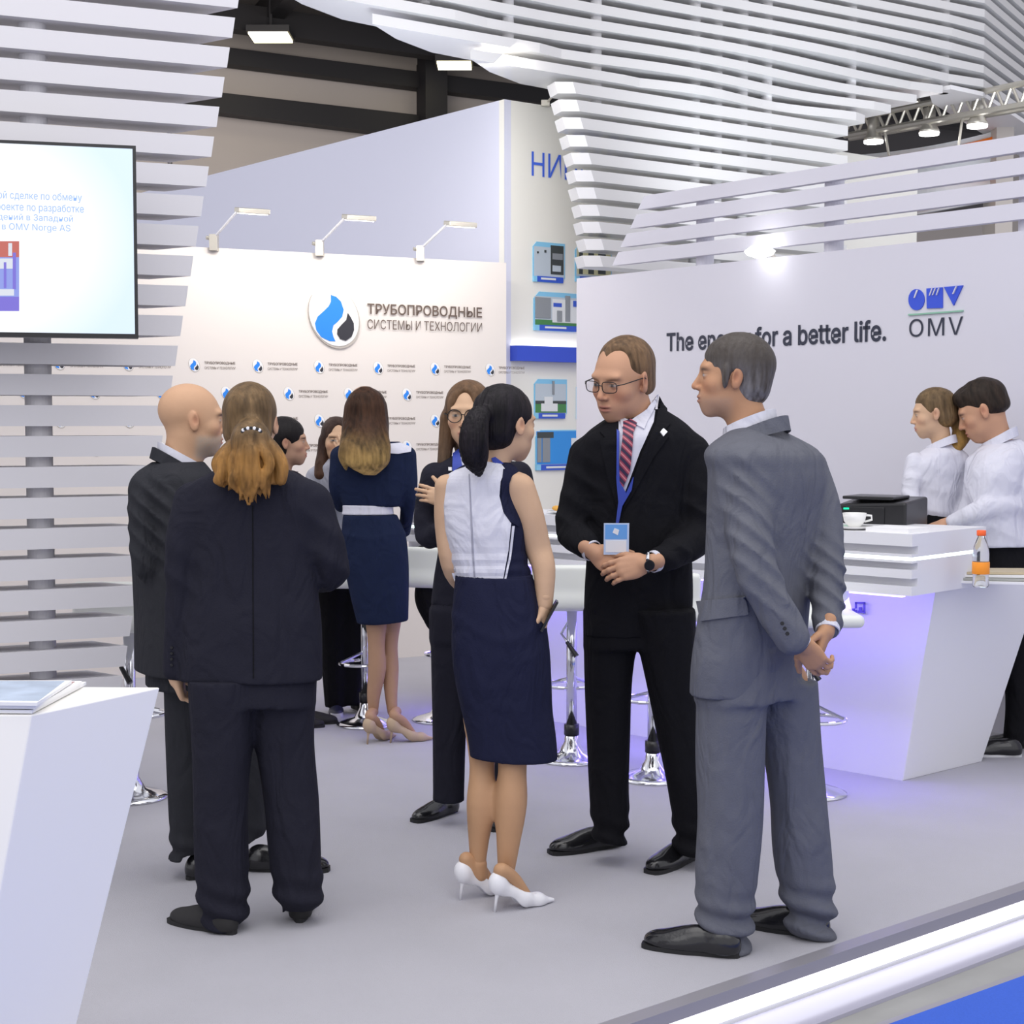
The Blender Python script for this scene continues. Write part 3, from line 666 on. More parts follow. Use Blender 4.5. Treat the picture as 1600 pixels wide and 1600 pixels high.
# ================================================================== SURFACE ENGINE (signed distances -> one smooth mesh)
def A_(v): return np.array(tuple(v), dtype=float)
class Prim:
    def __init__(s, ev, c, r, k=.02, op='+'): s.ev = ev; s.c = A_(c); s.r = r; s.k = k; s.op = op
def cap(a, b, ra, rb=None, k=.02, op='+'):
    rb = ra if rb is None else rb; a = A_(a); b = A_(b); ab = b-a; L2 = max(ab @ ab, 1e-9)
    def ev(P):
        t = np.clip(((P-a) @ ab)/L2, 0, 1); e = P-a-t[:, None]*ab; return np.sqrt(np.einsum('ij,ij->i', e, e))-(ra+(rb-ra)*t)
    return Prim(ev, (a+b)/2, math.sqrt(L2)/2+max(ra, rb), k, op)
def ell(c, r, R=None, k=.02, op='+'):
    c = A_(c); r = A_(r); R = np.eye(3) if R is None else np.array(R)
    def ev(P):
        q = ((P-c) @ R)/r; k0 = np.sqrt(np.einsum('ij,ij->i', q, q)); q = q/r; k1 = np.sqrt(np.einsum('ij,ij->i', q, q)); return k0*(k0-1)/np.maximum(k1, 1e-6)
    return Prim(ev, c, r.max(), k, op)
def rbox(c, h, R=None, rad=.005, k=.01, op='+'):
    c = A_(c); h = A_(h); R = np.eye(3) if R is None else np.array(R)
    def ev(P):
        q = np.abs((P-c) @ R)-(h-rad); return np.linalg.norm(np.maximum(q, 0), axis=1)+np.minimum(q.max(1), 0)-rad
    return Prim(ev, c, float(np.linalg.norm(h)), k, op)
def cut(p, n):
    "keep the side the normal points away from"
    p = A_(p); n = A_(n); n = n/np.linalg.norm(n)
    return Prim(lambda P: (P-p) @ n, p, 1e9, 0, '&')
def stack(keys, k=.03, op='+', n=2.3, captop=True):
    "keys: (z, cx, cy, a, b, phi) ellipse-like sections, z ascending"
    keys = sorted(keys); K = np.array(keys, dtype=float); z = K[:, 0]
    zz = np.linspace(z[0], z[-1], 60)
    def smooth(v):   # cubic hermite (monotone enough)
        m = np.gradient(v, z); i = np.clip(np.searchsorted(z, zz)-1, 0, len(z)-2); h = z[i+1]-z[i]; t = (zz-z[i])/h
        return (2*t**3-3*t**2+1)*v[i]+(t**3-2*t**2+t)*h*m[i]+(-2*t**3+3*t**2)*v[i+1]+(t**3-t**2)*h*m[i+1]
    C = [smooth(K[:, j]) for j in range(1, 6)]
    def ev(P):
        pz = np.clip(P[:, 2], z[0], z[-1]); cx, cy, a, b, ph = [np.interp(pz, zz, c) for c in C]
        dx = P[:, 0]-cx; dy = P[:, 1]-cy; co = np.cos(ph); si = np.sin(ph); u = np.abs(dx*co-dy*si)/a; v = np.abs(dx*si+dy*co)/b
        q = (u**n+v**n)**(1/n); g = np.sqrt((u/a)**2+(v/b)**2)/np.maximum(np.sqrt(u*u+v*v), 1e-6)
        d = (q-1)/np.maximum(g, 1e-6); dz = np.maximum(z[0]-P[:, 2], P[:, 2]-z[-1])
        return np.where(dz > 0, np.sqrt(np.maximum(d, 0)**2+dz**2), np.maximum(d, dz))
    c = np.array([K[:, 1].mean(), K[:, 2].mean(), (z[0]+z[-1])/2]); r = max(np.linalg.norm([K[i, 1]-c[0], K[i, 2]-c[1], z[i]-c[2]])+max(K[i, 3], K[i, 4]) for i in range(len(K)))
    return Prim(ev, c, r, k, op)
def sdf(prims, P, disp=None):
    d = None
    for p in prims:
        e = p.ev(P)
        if p.op == '+':
            if d is None: d = e
            elif p.k <= 0: d = np.minimum(d, e)
            else: h = np.maximum(p.k-np.abs(d-e), 0)/p.k; d = np.minimum(d, e)-h*h*p.k*.25
        elif p.op == '-':
            if d is None: continue
            e = -e
            if p.k <= 0: d = np.maximum(d, e)
            else: h = np.maximum(p.k-np.abs(d-e), 0)/p.k; d = np.maximum(d, e)+h*h*p.k*.25
        else:
            if d is None: continue
            d = np.maximum(d, e)
    if d is None: return np.full(len(P), 1.0)
    if disp is not None:
        m = np.abs(d) < .045
        if m.any(): d = d.copy(); d[m] -= disp(P[m])
    return d
def nets(prims, res, disp=None):
    pos = [p for p in prims if p.op == '+']
    lo = np.min([p.c-p.r for p in pos], 0)-.02; hi = np.max([p.c+p.r for p in pos], 0)+.02
    N = 12; nb = np.maximum(np.ceil((hi-lo)/res/N).astype(int), 1); dims = nb*N+2
    key = lambda I: (I[..., 0]*dims[1]+I[..., 1])*dims[2]+I[..., 2]
    g = np.arange(N+1); GI = np.stack(np.meshgrid(g, g, g, indexing='ij'), -1); n1 = N+1
    hb = res*N/2*math.sqrt(3); CK, CV, Q = [], [], []
    bi = np.stack(np.meshgrid(*[np.arange(k) for k in nb], indexing='ij'), -1).reshape(-1, 3)
    cen = lo+(bi+.5)*N*res
    near = np.abs(sdf(prims, cen)) < hb*2.2+.03
    for b, c in zip(bi[near], cen[near]):
        sub = [p for p in prims if p.op == '&' or np.linalg.norm(p.c-c)-p.r < hb+p.k+.01]
        if not any(p.op == '+' for p in sub): continue
        P = lo+(b*N+GI.reshape(-1, 3))*res
        v = sdf(sub, P, disp).reshape(n1, n1, n1); s = v < 0
        if s.all() or not s.any(): continue
        acc = np.zeros((N, N, N, 3)); cnt = np.zeros((N, N, N))
        for ax in range(3):
            sl0 = [slice(None)]*3; sl1 = [slice(None)]*3; sl0[ax] = slice(0, N); sl1[ax] = slice(1, n1)
            a = v[tuple(sl0)]; d = v[tuple(sl1)]; cr = (a < 0) != (d < 0)
            idx = np.argwhere(cr)
            if not len(idx): continue
            t = a[cr]/(a[cr]-d[cr]); pos_ = idx.astype(float); pos_[:, ax] += t
            o1, o2 = [k for k in range(3) if k != ax]
            for da in (0, -1):
                for db in (0, -1):
                    ci = idx.copy(); ci[:, o1] += da; ci[:, o2] += db
                    ok = (ci >= 0).all(1) & (ci < N).all(1)
                    np.add.at(acc, tuple(ci[ok].T), pos_[ok]); np.add.at(cnt, tuple(ci[ok].T), 1)
            own = (idx < N).all(1); I = idx[own]; inside = (a[cr][own] < 0)
            gi = I+b*N; e1 = np.zeros(3, int); e2 = np.zeros(3, int); u, w_ = ((ax+1) % 3, (ax+2) % 3); e1[u] = 1; e2[w_] = 1
            q = np.stack([key(gi-e1-e2), key(gi-e2), key(gi), key(gi-e1)], 1)
            q[~inside] = q[~inside][:, ::-1]; Q.append(q)
        act = np.argwhere(cnt > 0); CK.append(key(act+b*N)); CV.append(lo+(acc[cnt > 0]/cnt[cnt > 0][:, None]+b*N)*res)
    if not CK: return np.zeros((0, 3)), np.zeros((0, 4), int)
    CK = np.concatenate(CK); CV = np.concatenate(CV); Q = np.concatenate(Q); o = np.argsort(CK); CK = CK[o]; CV = CV[o]
    j = np.searchsorted(CK, Q); j = np.minimum(j, len(CK)-1); ok = (CK[j] == Q).all(1)
    return CV, j[ok]
def joinm(ms):
    V, Fs, n = [], [], 0
    for v, f in ms: V.append(v); Fs.append(f+n); n += len(v)
    return np.concatenate(V), np.concatenate(Fs)
_rng = np.random.RandomState(3); _nv = _rng.normal(size=(24, 3)); _nv /= np.linalg.norm(_nv, axis=1)[:, None]; _np = _rng.rand(24)*6.28
def noise(P, f, seed=0, warp=1.4):
    s = 0
    for i in range(4):
        a = (seed*5+i) % 24; b = (seed*7+i+11) % 24
        s = s+np.sin(P @ _nv[a]*f+_np[a]+warp*np.sin(P @ _nv[b]*f*.63+_np[b]))
    return s*.25
def sstep(x, a, b): t = np.clip((x-a)/(b-a), 0, 1); return t*t*(3-2*t)
def decal(name, prims, disp, poly, m, parent, th=.004, step=4, near=None, colf=None, lift=0, back=.003, midx=None, **kw):
    "a thin shell lying on the surface, its outline given as seen in the photo; one real layer of cloth, hair or leather"
    v2, fs = tri2d(poly, step); n = len(v2)
    Dr = np.array([A_(RZ(*p)) for p in v2]); Dr /= np.linalg.norm(Dr, axis=1)[:, None]; O = np.array([0, 0, CZ])
    pc = [p for p in prims if p.op == '+']; t = np.full(n, max(.5, min(np.linalg.norm(p.c-O)-p.r for p in pc)-.05)); best = np.full(n, 9.); bt = t.copy()
    for _ in range(60):
        d = sdf(prims, O+Dr*t[:, None], disp); b = d < best; best[b] = d[b]; bt[b] = t[b]; t = t+np.clip(d, -.02, .2)*.8
        if (np.abs(d) < 2e-4).all(): break
    hit = np.abs(sdf(prims, O+Dr*t[:, None], disp)) < .003
    t = np.where(hit, t, bt); 
    if not hit.all() and hit.any(): t = np.where(hit, t, np.minimum(bt, t[hit].max()+.02))
    P = O+Dr*t[:, None]; e = 2e-3; Nn = np.stack([sdf(prims, P+np.eye(3)[i]*e, disp)-sdf(prims, P-np.eye(3)[i]*e, disp) for i in range(3)], 1); Nn /= np.maximum(np.linalg.norm(Nn, axis=1), 1e-9)[:, None]
    A = P+Nn*(th+lift); B = P-Nn*(back-lift)
    Fc = [f[::-1] for f in fs]+[tuple(i+n for i in f) for f in fs]; E = {(f[i], f[(i+1) % len(f)]) for f in fs for i in range(len(f))}
    Fc += [(a, b, b+n, a+n) for a, b in E if (b, a) not in E]
    return obj(name, np.concatenate([A, B]), Fc, m, parent, smooth=False, **kw)
# ------------------------------------------------------------------ people parts
def rotm(yaw, pitch=0, roll=0):
    "columns: right, forward, up. yaw 0 looks away from the camera, 90 to the photo's right, -90 to its left, 180 at the camera"
    y, p, r = map(math.radians, (yaw, pitch, roll))
    f = Vector((math.sin(y)*math.cos(p), math.cos(y)*math.cos(p), math.sin(p))); rt = Vector((math.cos(y), -math.sin(y), 0)); u = rt.cross(f)
    rt2 = rt*math.cos(r)+u*math.sin(r); u2 = u*math.cos(r)-rt*math.sin(r)
    return np.array([A_(rt2), A_(f), A_(u2)]).T
class Head:
    def __init__(s, px, py, D, hpx, yaw, pitch=0, roll=0, female=False, neck=None, sc=None):
        "px,py: middle of the head between crown and chin; hpx: crown to chin in photo pixels"
        s.R = rotm(yaw, pitch, roll); s.s = hpx*D/F/.235 if sc is None else sc; s.c = A_(W(px, py, D))-s.R @ np.array([0, 0, .006])*s.s; s.fem = female; s.D = D
    def w(s, x, y, z): return s.c+s.R @ np.array([x, y, z])*s.s
    def loc(s, P): return (P-s.c) @ s.R/s.s
    def e(s, c, r, k=.02, op='+', rz=0, ry=0, rx=0):
        R = s.R
        if rz or ry or rx: R = R @ np.array(Matrix.Rotation(rz, 3, 'Z') @ Matrix.Rotation(ry, 3, 'Y') @ Matrix.Rotation(rx, 3, 'X'))
        return ell(s.w(*c), np.array(r)*s.s, R, k*s.s, op)
    def cp(s, a, b, ra, rb=None, k=.02, op='+'): return cap(s.w(*a), s.w(*b), ra*s.s, (rb if rb is not None else ra)*s.s, k*s.s, op)
    def skin(s, ears=True, nose=1.0, jaw=1.0, neckto=None, nr=.054):
        f = s.fem; j = jaw*(.93 if f else 1)
        L = [s.e((0,-.014,.036), (.0755,.097,.086)), s.e((0,.028,-.012), (.064*j,.066,.088), .03), s.e((0,.032,-.062), (.054*j,.052,.040), .03),
             s.e((0,.066,-.095), (.020*j,.018,.017), .03), s.e((0,.062,-.060), (.034,.034,.032), .02)]
        for q in (-1, 1): L.append(s.e((q*.042,.055,-.020), (.022,.024,.020), .02))
        L.append(s.e((0,.080,.030), (.050,.014,.010 if not f else .007), .018))
        for q in (-1, 1): L.append(s.e((q*.031,.099,.006), (.017,.014,.0105), .012, '-'))
        for q in (-1, 1): L.append(s.e((q*.031,.0775,.006), (.0145,.0135,.0135), .004))
        L.append(s.cp((0,.087,.018), (0,.106+.004*nose,-.026), .0065, .0105*(.85 if f else 1), .012))
        for q in (-1, 1): L.append(s.e((q*.011,.099,-.031), (.008,.010,.007), .006))
        L += [s.e((0,.094,-.0565), (.022,.010,.0055), .004), s.e((0,.0925,-.0685), (.019,.010,.0065), .004), s.e((0,.106,-.0625), (.021,.010,.0016), .003, '-')]
        if ears:
            for q in (-1, 1):
                L += [s.e((q*.078,-.006,.0), (.007,.017,.031), .006, rz=q*-.35, rx=.15), s.e((q*.087,-.002,.004), (.006,.009,.017), .004, '-', rz=q*-.3), s.e((q*.0755,.0,-.022), (.007,.009,.010), .006)]
        n0 = s.w(0, -.020, -.055)
        if neckto is not None: L.append(cap(n0, neckto, nr*s.s, (nr+.006)*s.s, .03*s.s))
        return L
    def paint(s, P, skin, lips=(.5,.16,.13), brow=(.10,.06,.035), beard=None, iris=(.05,.06,.07), cheek=.5, brows=True, eyes=True, lid=.4):
        q = s.loc(P); x, y, z = q.T; ax = np.abs(x); c = np.tile(np.array(skin), (len(P), 1)); fr = y > .05
        def mix(mask, col): c[:] = c*(1-mask[:, None])+np.array(col)*mask[:, None]
        red = np.array(skin)*np.array([1.04,.80,.78])
        mix(cheek*np.exp(-(((ax-.042)/.022)**2+((z+.028)/.022)**2))*fr, red); mix(cheek*1.1*np.exp(-((x/.014)**2+((z+.028)/.012)**2+((y-.108)/.02)**2)), red)
        mix(.6*np.exp(-(((ax-.08)/.012)**2+((y+.004)/.02)**2+(z/.03)**2)), red)
        mix(.55*np.exp(-(((ax-.083)/.010)**2+((y-.001)/.009)**2+((z-.004)/.015)**2)), np.array(skin)*np.array([.45,.30,.28]))  # shade of the ear hollow painted darker into the skin
        if beard is not None:
            col, amt, zt = beard; mk = sstep(-z, -zt, -zt+.022)*sstep(y, -.01, .02)*sstep(z, -.135, -.11)*(1-np.exp(-((x/.022)**2+((z+.0625)/.006)**2)))
            mk = mk+np.exp(-((x/.03)**2+((z+.047)/.006)**2))*fr; mk = np.clip(mk, 0, 1)*(.8+.2*noise(q, 500, 2)); mix(np.clip(amt*mk, 0, 1), col)
        mix(np.clip(.95*np.exp(-((x/.021)**4+((z+.0625)/.0105)**4)), 0, 1)*(y > .082), lips)
        mix(.75*np.exp(-((x/.020)**4+((z+.0625)/.0017)**2))*(y > .08), np.array(lips)*.35)
        if brows: mix(.85*np.exp(-(((ax-.033)/.017)**4+((z-.0235+.12*np.abs(ax-.033))/.0038)**2))*fr, brow)
        if eyes:
            ex = (ax-.031); op = np.exp(-((ex/.0120)**4+((z-.0055)/.0034)**4))*(y > .07)
            mix(np.clip(1.1*op, 0, 1), (.42,.40,.38)); mix(np.clip(1.3*np.exp(-((ex/.0052)**4+((z-.0055)/.0052)**4))*(y > .07)*(op > .05), 0, 1), iris)
            mix(lid*np.exp(-((ex/.0145)**4+((z-.0108)/.0018)**2))*(y > .07)*2, (.03,.02,.02)); 
        mix(.6*np.exp(-(((ax-.011)/.004)**2+((z+.036)/.003)**2))*(y > .09), np.array(skin)*.25)
        return c
def hand(wr, fwd, back, thumb, s=1.0, curl=(.4,.5,.55,.6), spread=.05, tc=.5, k=.008, ta=1.0):
    "wr wrist point; fwd fingers direction; back normal of the back of the hand; thumb +1/-1 side; curl per finger, radians per joint"
    f = Vector(fwd).normalized(); b = Vector(back); b = (b-f*b.dot(f)).normalized(); x = f.cross(b)*thumb; w_ = Vector(wr); L = []
    R = np.array([A_(x), A_(f), A_(b)]).T
    L.append(cap(w_-f*.03*s, w_+f*.012*s, .026*s, .027*s, .02)); L.append(ell(w_+f*.05*s, (.040*s,.052*s,.0155*s), R, .015)); L.append(ell(w_+f*.035*s+x*.022*s-b*.006*s, (.018*s,.032*s,.015*s), R, .012))
    for i, (ox, ln, r) in enumerate(((.029,.070,.0088), (.010,.078,.0092), (-.010,.073,.0088), (-.028,.058,.0078))):
        p = w_+f*(.088-.006*abs(i-1.2))*s+x*ox*s; a = spread*(1.5-i); d = (f*math.cos(a)+x*math.sin(a)); ang = 0; rr = r
        L.append(cap(w_+f*.04*s+x*ox*.7*s, p, .010*s, rr*1.08*s, .010))
        for j, fr in enumerate((.46,.30,.24)):
            ang += curl[i]*(1.0 if j else .8); dd = d*math.cos(ang)-b*math.sin(ang); q_ = p+dd*ln*fr*s
            L.append(cap(p, q_, rr*s, rr*.93*s, .004)); p = q_; rr *= .93
    p = w_+f*.022*s+x*.026*s-b*.006*s; d = (f*.72+x*.66*ta-b*.25).normalized(); r = .0125
    for j, ln in enumerate((.040,.033,.027)):
        q_ = p+d*ln*s; L.append(cap(p, q_, r*s, r*.9*s, .008 if j == 0 else .004)); p = q_; r *= .88; d = (d*math.cos(tc*.5)+(f*.55-x*.35-b*.4)*math.sin(tc*.5)).normalized()
    return L
def tubes(pts, rs, k=.012, sub=5):
    "one smooth tapering limb through all points (no bulges at the joints)"
    P = np.array([A_(p) for p in pts]); R = np.array(rs, dtype=float); n = len(P)
    if n > 2:
        X = np.column_stack([P, R]); E = np.vstack([2*X[0]-X[1], X, 2*X[-1]-X[-2]]); out = []
        for i in range(n-1):
            a, b, c, e = E[i:i+4]
            for t in np.arange(sub)/sub: out.append(.5*(2*b+(c-a)*t+(2*a-5*b+4*c-e)*t*t+(3*b-a-3*c+e)*t**3))
        out.append(X[-1]); X = np.array(out); P, R = X[:, :3], np.maximum(X[:, 3], min(rs)*.6)
    A = P[:-1]; B = P[1:]; AB = B-A; L2 = np.maximum((AB**2).sum(1), 1e-9)
    def ev(Q):
        best = None; cq = Q.mean(0); rq = math.sqrt(((Q-cq)**2).sum(1).max()); ts = np.clip(((cq-A)*AB).sum(1)/L2, 0, 1)
        ds = np.sqrt(((cq-A-ts[:, None]*AB)**2).sum(1))-(R[:-1]+(R[1:]-R[:-1])*ts); kp = ds < ds.min()+2*rq+.002
        for a, ab, l2, r0, r1 in zip(A[kp], AB[kp], L2[kp], R[:-1][kp], R[1:][kp]):
            t = np.clip(((Q-a) @ ab)/l2, 0, 1); e = Q-a-t[:, None]*ab; d = np.sqrt(np.einsum('ij,ij->i', e, e))-(r0+(r1-r0)*t); best = d if best is None else np.minimum(best, d)
        return best
    c = (P.min(0)+P.max(0))/2; return [Prim(ev, c, float((np.linalg.norm(P-c, axis=1)+R).max()), k)]
def SK(D, keys, r=.6, yaw=0, dd=0, k=.03, n=2.3, fx=1.0):
    "section keys as seen in the photo: (y, x centre, half width [, depth ratio, depth shift]) -> stack"
    out = []
    for q in keys:
        y, x, hw = q[:3]; rr = q[3] if len(q) > 3 else r; d2 = q[4] if len(q) > 4 else 0
        DD = D+dd+d2; p = W(x, y, DD); ph = math.radians(yaw); w_ = hw*DD/F; a = w_/math.sqrt(math.cos(ph)**2+(rr*math.sin(ph))**2)
        out.append((p.z, p.x, p.y, a*fx, a*rr*fx, ph))
    return stack(out, k, n=n)
def shoe(name, heel, yaw, m, parent, ln=.29, wd=1.0, label=None, hgt=1.0, solem=None, sole_th=.014):
    f = Vector((math.sin(math.radians(yaw)), math.cos(math.radians(yaw)), 0)); x = Vector((f.y, -f.x, 0)); h = Vector((heel[0], heel[1]+(.035 if abs(f.x) > .5 else .01), 0)); z = Vector((0,0,1)); s = ln/.29
    R = np.array([A_(x), A_(f), A_(z)]).T; P = lambda a, b, c: h+x*a*s+f*b*s+z*c*s
    L = [ell(P(0,.046,.034), (.036*wd*s,.047*s,.054*s*hgt), R, .02), ell(P(0,.110,.032), (.037*wd*s,.10*s,.050*s*hgt), R, .03), ell(P(.002,.20,.022), (.047*wd*s,.088*s,.036*s), R, .03),
         cut(P(0,0,.011), (0,0,-1))]
    V, Q = nets(L, .005); o = obj(name, V, Q, m, parent, smooth=True, label=label)
    out = []; 
    for i in range(28):
        t = 2*math.pi*i/28; u = math.cos(t); v = math.sin(t); yy = .145+.147*v; ww = (.0405+.010*v-.006*max(0, -v))*wd*(1.0 if abs(v) < .5 else 1)
        out.append(P(math.copysign(abs(u)**.5, u)*ww*(1-.12*math.exp(-((yy-.10)/.04)**2)), yy, 0))
    mb = MB(); mb.ext([(p.x, p.y) for p in out], sole_th*.0, sole_th); bk = [p for p in out if (p-h).dot(f) < .09*s]
    mb.build('sole', solem or M['sole'], o)
    return o
M['sole'] = mat('black_sole', (.01,.01,.011), .6)
M['soleW'] = mat('white_sole', (.7,.7,.72), .6)
M['shoe'] = mat('black_leather', (.010,.010,.012), .22, bump=(60,.25,I3), coat=.3)
M['suede'] = mat('black_suede', (.014,.013,.014), .7)
M['skin'] = mat('skin', (.7,.45,.34), .55, spec=.3, attr=True, var=.05, vs=25, bump=(180,.1,I3))
M['hairm'] = mat('hair', (.1,.05,.03), .5, spec=.18, attr=True, var=.2, vs=60, bump=(110,1.0,(1,1,.15)))
def cloth(name, col, sheen=0, bump=.35, rough=.85, var=.05, spec=.12, wr=.55): return mat(name, col, rough, spec=spec, var=var, vs=30, bump=(220,bump,I3), sheen=sheen, wr=wr)
M['charcoal'] = cloth('charcoal_suit', (.030,.031,.037)); M['navyblk'] = cloth('navy_black_suit', (.018,.018,.028)); M['black_suit'] = cloth('black_suit', (.0085,.0085,.011))
M['grey_suit'] = cloth('mid_grey_suit', (.125,.13,.155), var=.08); M['navy'] = cloth('navy_cloth', (.012,.019,.05)); M['navy2'] = cloth('deep_navy_cloth', (.015,.017,.042))
M['whitecloth'] = cloth('white_cloth', (.68,.68,.76), bump=.15, rough=.7); M['shirt'] = cloth('white_shirt', (.64,.64,.72), bump=.12, rough=.7); M['ltgrey'] = cloth('light_grey_blazer', (.42,.43,.50))
M['blackcloth'] = cloth('black_cloth', (.008,.008,.01)); M['cord'] = mat('blue_lanyard', (.03,.06,.38), .6); M['burg'] = cloth('dark_jacket_cloth', (.02,.016,.024))
def strand(q, f=120, seed=1, zs=.16):
    Q = q*np.array([1, 1, zs]); return .5*noise(Q, f, seed, 2.2)+.3*noise(Q, f*2.2, seed+1, 2.0)+.25*noise(Q, f*4.1, seed+2, 1.6)
def hdisp(H, amp=.0015, freq=60, seed=1):
    def f(P):
        q = H.loc(P); return amp*1.6*strand(q, 130, seed)
    return f
def folds(amp=.003, f=16, seed=0, extra=None, zs=.6):
    def g(P):
        Q = P*np.array([1, 1, zs]); d = amp*noise(Q, f, seed, 2.0)+amp*.45*noise(Q, f*2.3, seed+2, 1.5)
        if extra is not None: d = d+extra(P)
        return d
    return g
def creases(pts, amp=.004, f=110, rad=.11, ax=(0,0,1)):
    "sharp crease bundles round joints such as elbows"
    pts = [A_(p) for p in pts]; ax = A_(Vector(ax).normalized())
    def g(P):
        d = 0
        for i, p in enumerate(pts):
            r = np.linalg.norm(P-p, axis=1); wgt = np.exp(-(r/rad)**2); ph = P @ ax*f+2.2*noise(P, 9, i)+P[:, 0]*18
            d = d+wgt*amp*(1-np.abs(np.sin(ph*.5))*1.6)
        return d
    return g
def hem(z0, amp=.006, f=85, h=.14, seed=1):
    def g(P):
        wgt = 1-sstep(P[:, 2], z0+.02, z0+h); return wgt*amp*np.sin(P[:, 2]*f+2.5*noise(P, 11, seed, 1)+P[:, 0]*20)
    return g
def add(*fs): return lambda P: sum(f(P) for f in fs)
# ================================================================== PEOPLE
def J(D, x, y, dd=0): return W(x, y, D+dd)
def person(label, org, fine, coarse, paint, group=None):
    ms = [nets(p, r) for p, r in fine]; ms = [m for m in ms if len(m[0])]
    if coarse: ms.append(nets(coarse, .018))
    V, Q = joinm(ms); c = paint(V)
    return obj('person', V, Q, M['skin'], label=label, cat='person', org=org, smooth=True, col=c, group=group)
def part(name, prims, res, m, parent, disp=None, colf=None, label=None):
    V, Q = nets(prims, res, disp); return obj(name, V, Q, m, parent, smooth=True, label=label, col=None if colf is None else colf(V))
def skel(D, neck, pel, legs, arms=()):
    L = [cap(neck, pel, .05, .075, .02)]
    for hp, kn, an in legs: L += [cap(pel, hp, .06, .05, .03), cap(hp, kn, .045, .04, .02), cap(kn, an+Vector((0,0,.07)), .035, .022, .02)]
    for a in arms: L += tubes(a, [.030]*(len(a)-1)+[.024], .02)
    return L
def ckey(skin):
    sk = np.array(skin)
    def f(P, H=None, **kw):
        if H is None: return np.tile(sk, (len(P), 1))
        c = np.tile(sk, (len(P), 1)); q = np.linalg.norm(H.loc(P), axis=1) < .17; c[q] = H.paint(P[q], skin, **kw)
        return c
    return f
def glasses(H, parent, m, w_=.030, h_=.020, arm=True, th=.0014, round_=False):
    g = MB()
    for q in (-1, 1):
        c = (q*.032, .108, .004); pts = []
        for i in range(20):
            t = 2*math.pi*i/20; e = 1 if round_ else .6
            cx = math.copysign(abs(math.cos(t))**e, math.cos(t)); sy = math.copysign(abs(math.sin(t))**e, math.sin(t))
            pts.append(H.w(c[0]+cx*w_*.86, c[1]-.004*abs(cx*q+.5), c[2]+sy*h_))
        g.tube(pts, th*H.s, 6, closed=True)
        if arm: g.tube([H.w(q*.058, .104, .010), H.w(q*.074, .085, .012), H.w(q*.082, .0, .014), H.w(q*.079, -.02, .002)], th*1.2*H.s, 6)
    g.tube([H.w(-.008, .110, .008), H.w(0, .113, .011), H.w(.008, .110, .008)], th*H.s, 6)
    o = g.build('eyeglasses', m, parent)
    l = MB()
    for q in (-1, 1):
        rg = []
        for i in range(16):
            t = 2*math.pi*i/16; rg.append(Vector(H.w(q*.032+math.cos(t)*w_*.8, .1075, .004+math.sin(t)*h_*.92)))
        f = Vector(H.R[:, 1])*.0008; l.hexa([v-f for v in rg], [v+f for v in rg])
    l.build('lens', M['glasslens'], o); return o
M['glasslens'] = mat('lens_glass', (.95,.97,1), .03, trans=1.0, spec=.3, alpha=.10)
M['frame'] = mat('dark_spectacle_frame', (.02,.02,.022), .3, metal=.5)
def scalp(H, th=.008, front=.085, side=.0, top=1.0, extra=(), nape=-.07):
    "close hair cap: outer shell minus the face and neck areas"
    L = [H.e((0,-.016,.038), (.0755+th,.098+th,.088+th*top)), H.e((0,-.03,-.02), (.066+th*.6,.070+th,.07), .02)]+list(extra)
    R = H.R
    def bx(c, h, k=.012): return rbox(H.w(*c), np.array(h)*H.s, R, .01*H.s, k*H.s, '-')
    L += [H.e((0,front+.055,-.025), (.078,.085,.112), .012, '-'), bx((0,.09,-.10), (.14,.085,.088)), bx((0,-.02,nape-.1), (.14,.14,.1))]
    for q in (-1, 1): L.append(H.e((q*.088,.004,-.014), (.03,.030,.036), .008, '-'))
    return L
SK_L = (.52,.29,.18); SK_W = (.56,.34,.21); SK_F = (.60,.39,.25); SK_T = (.47,.255,.145)

def band(name, c, a, b, yaw, h, m, parent, tilt=.3, flare=.006, gap=.25, th=.003):
    "a collar: open band round the neck, lower in front; yaw is where the opening faces"
    y = math.radians(yaw); f = Vector((math.sin(y), math.cos(y), 0)); x = Vector((f.y, -f.x, 0)); n = 40; mb = MB(); V = []
    for i in range(n+1):
        t = gap+(2*math.pi-2*gap)*i/n; u, v = math.sin(t), math.cos(t); rows = []
        for (dr, dz) in ((0, h), (-.0, 0), (th, 0), (flare+th, h*.0-.004), (flare*.3+th, h)):
            q = c+x*u*(a+dr)+f*v*(b+dr)+Vector((0,0,dz-tilt*(v*b))); rows.append(q)
        V += rows
    F_ = []; k = 5
    for i in range(n):
        for r in range(k): F_.append((i*k+r, i*k+(r+1) % k, (i+1)*k+(r+1) % k, (i+1)*k+r))
    F_ += [tuple(range(k)), tuple(n*k+r for r in range(k))[::-1]]
    return obj(name, V, F_, m, parent, smooth=False)
def cuff(a, b, r, parent, m=None, rb=None):
    a = Vector(a); b = Vector(b); d = (b-a); L = d.length
    mb = MB(); mb.lathe(a, [(r*.9, 0), (r, .0), ((rb or r)*.99, L), ((rb or r)*.90, L+.001), (r*.86, L*.6)], 24, d.normalized()); return mb.build('cuff', m or M['shirt'], parent, smooth=False)
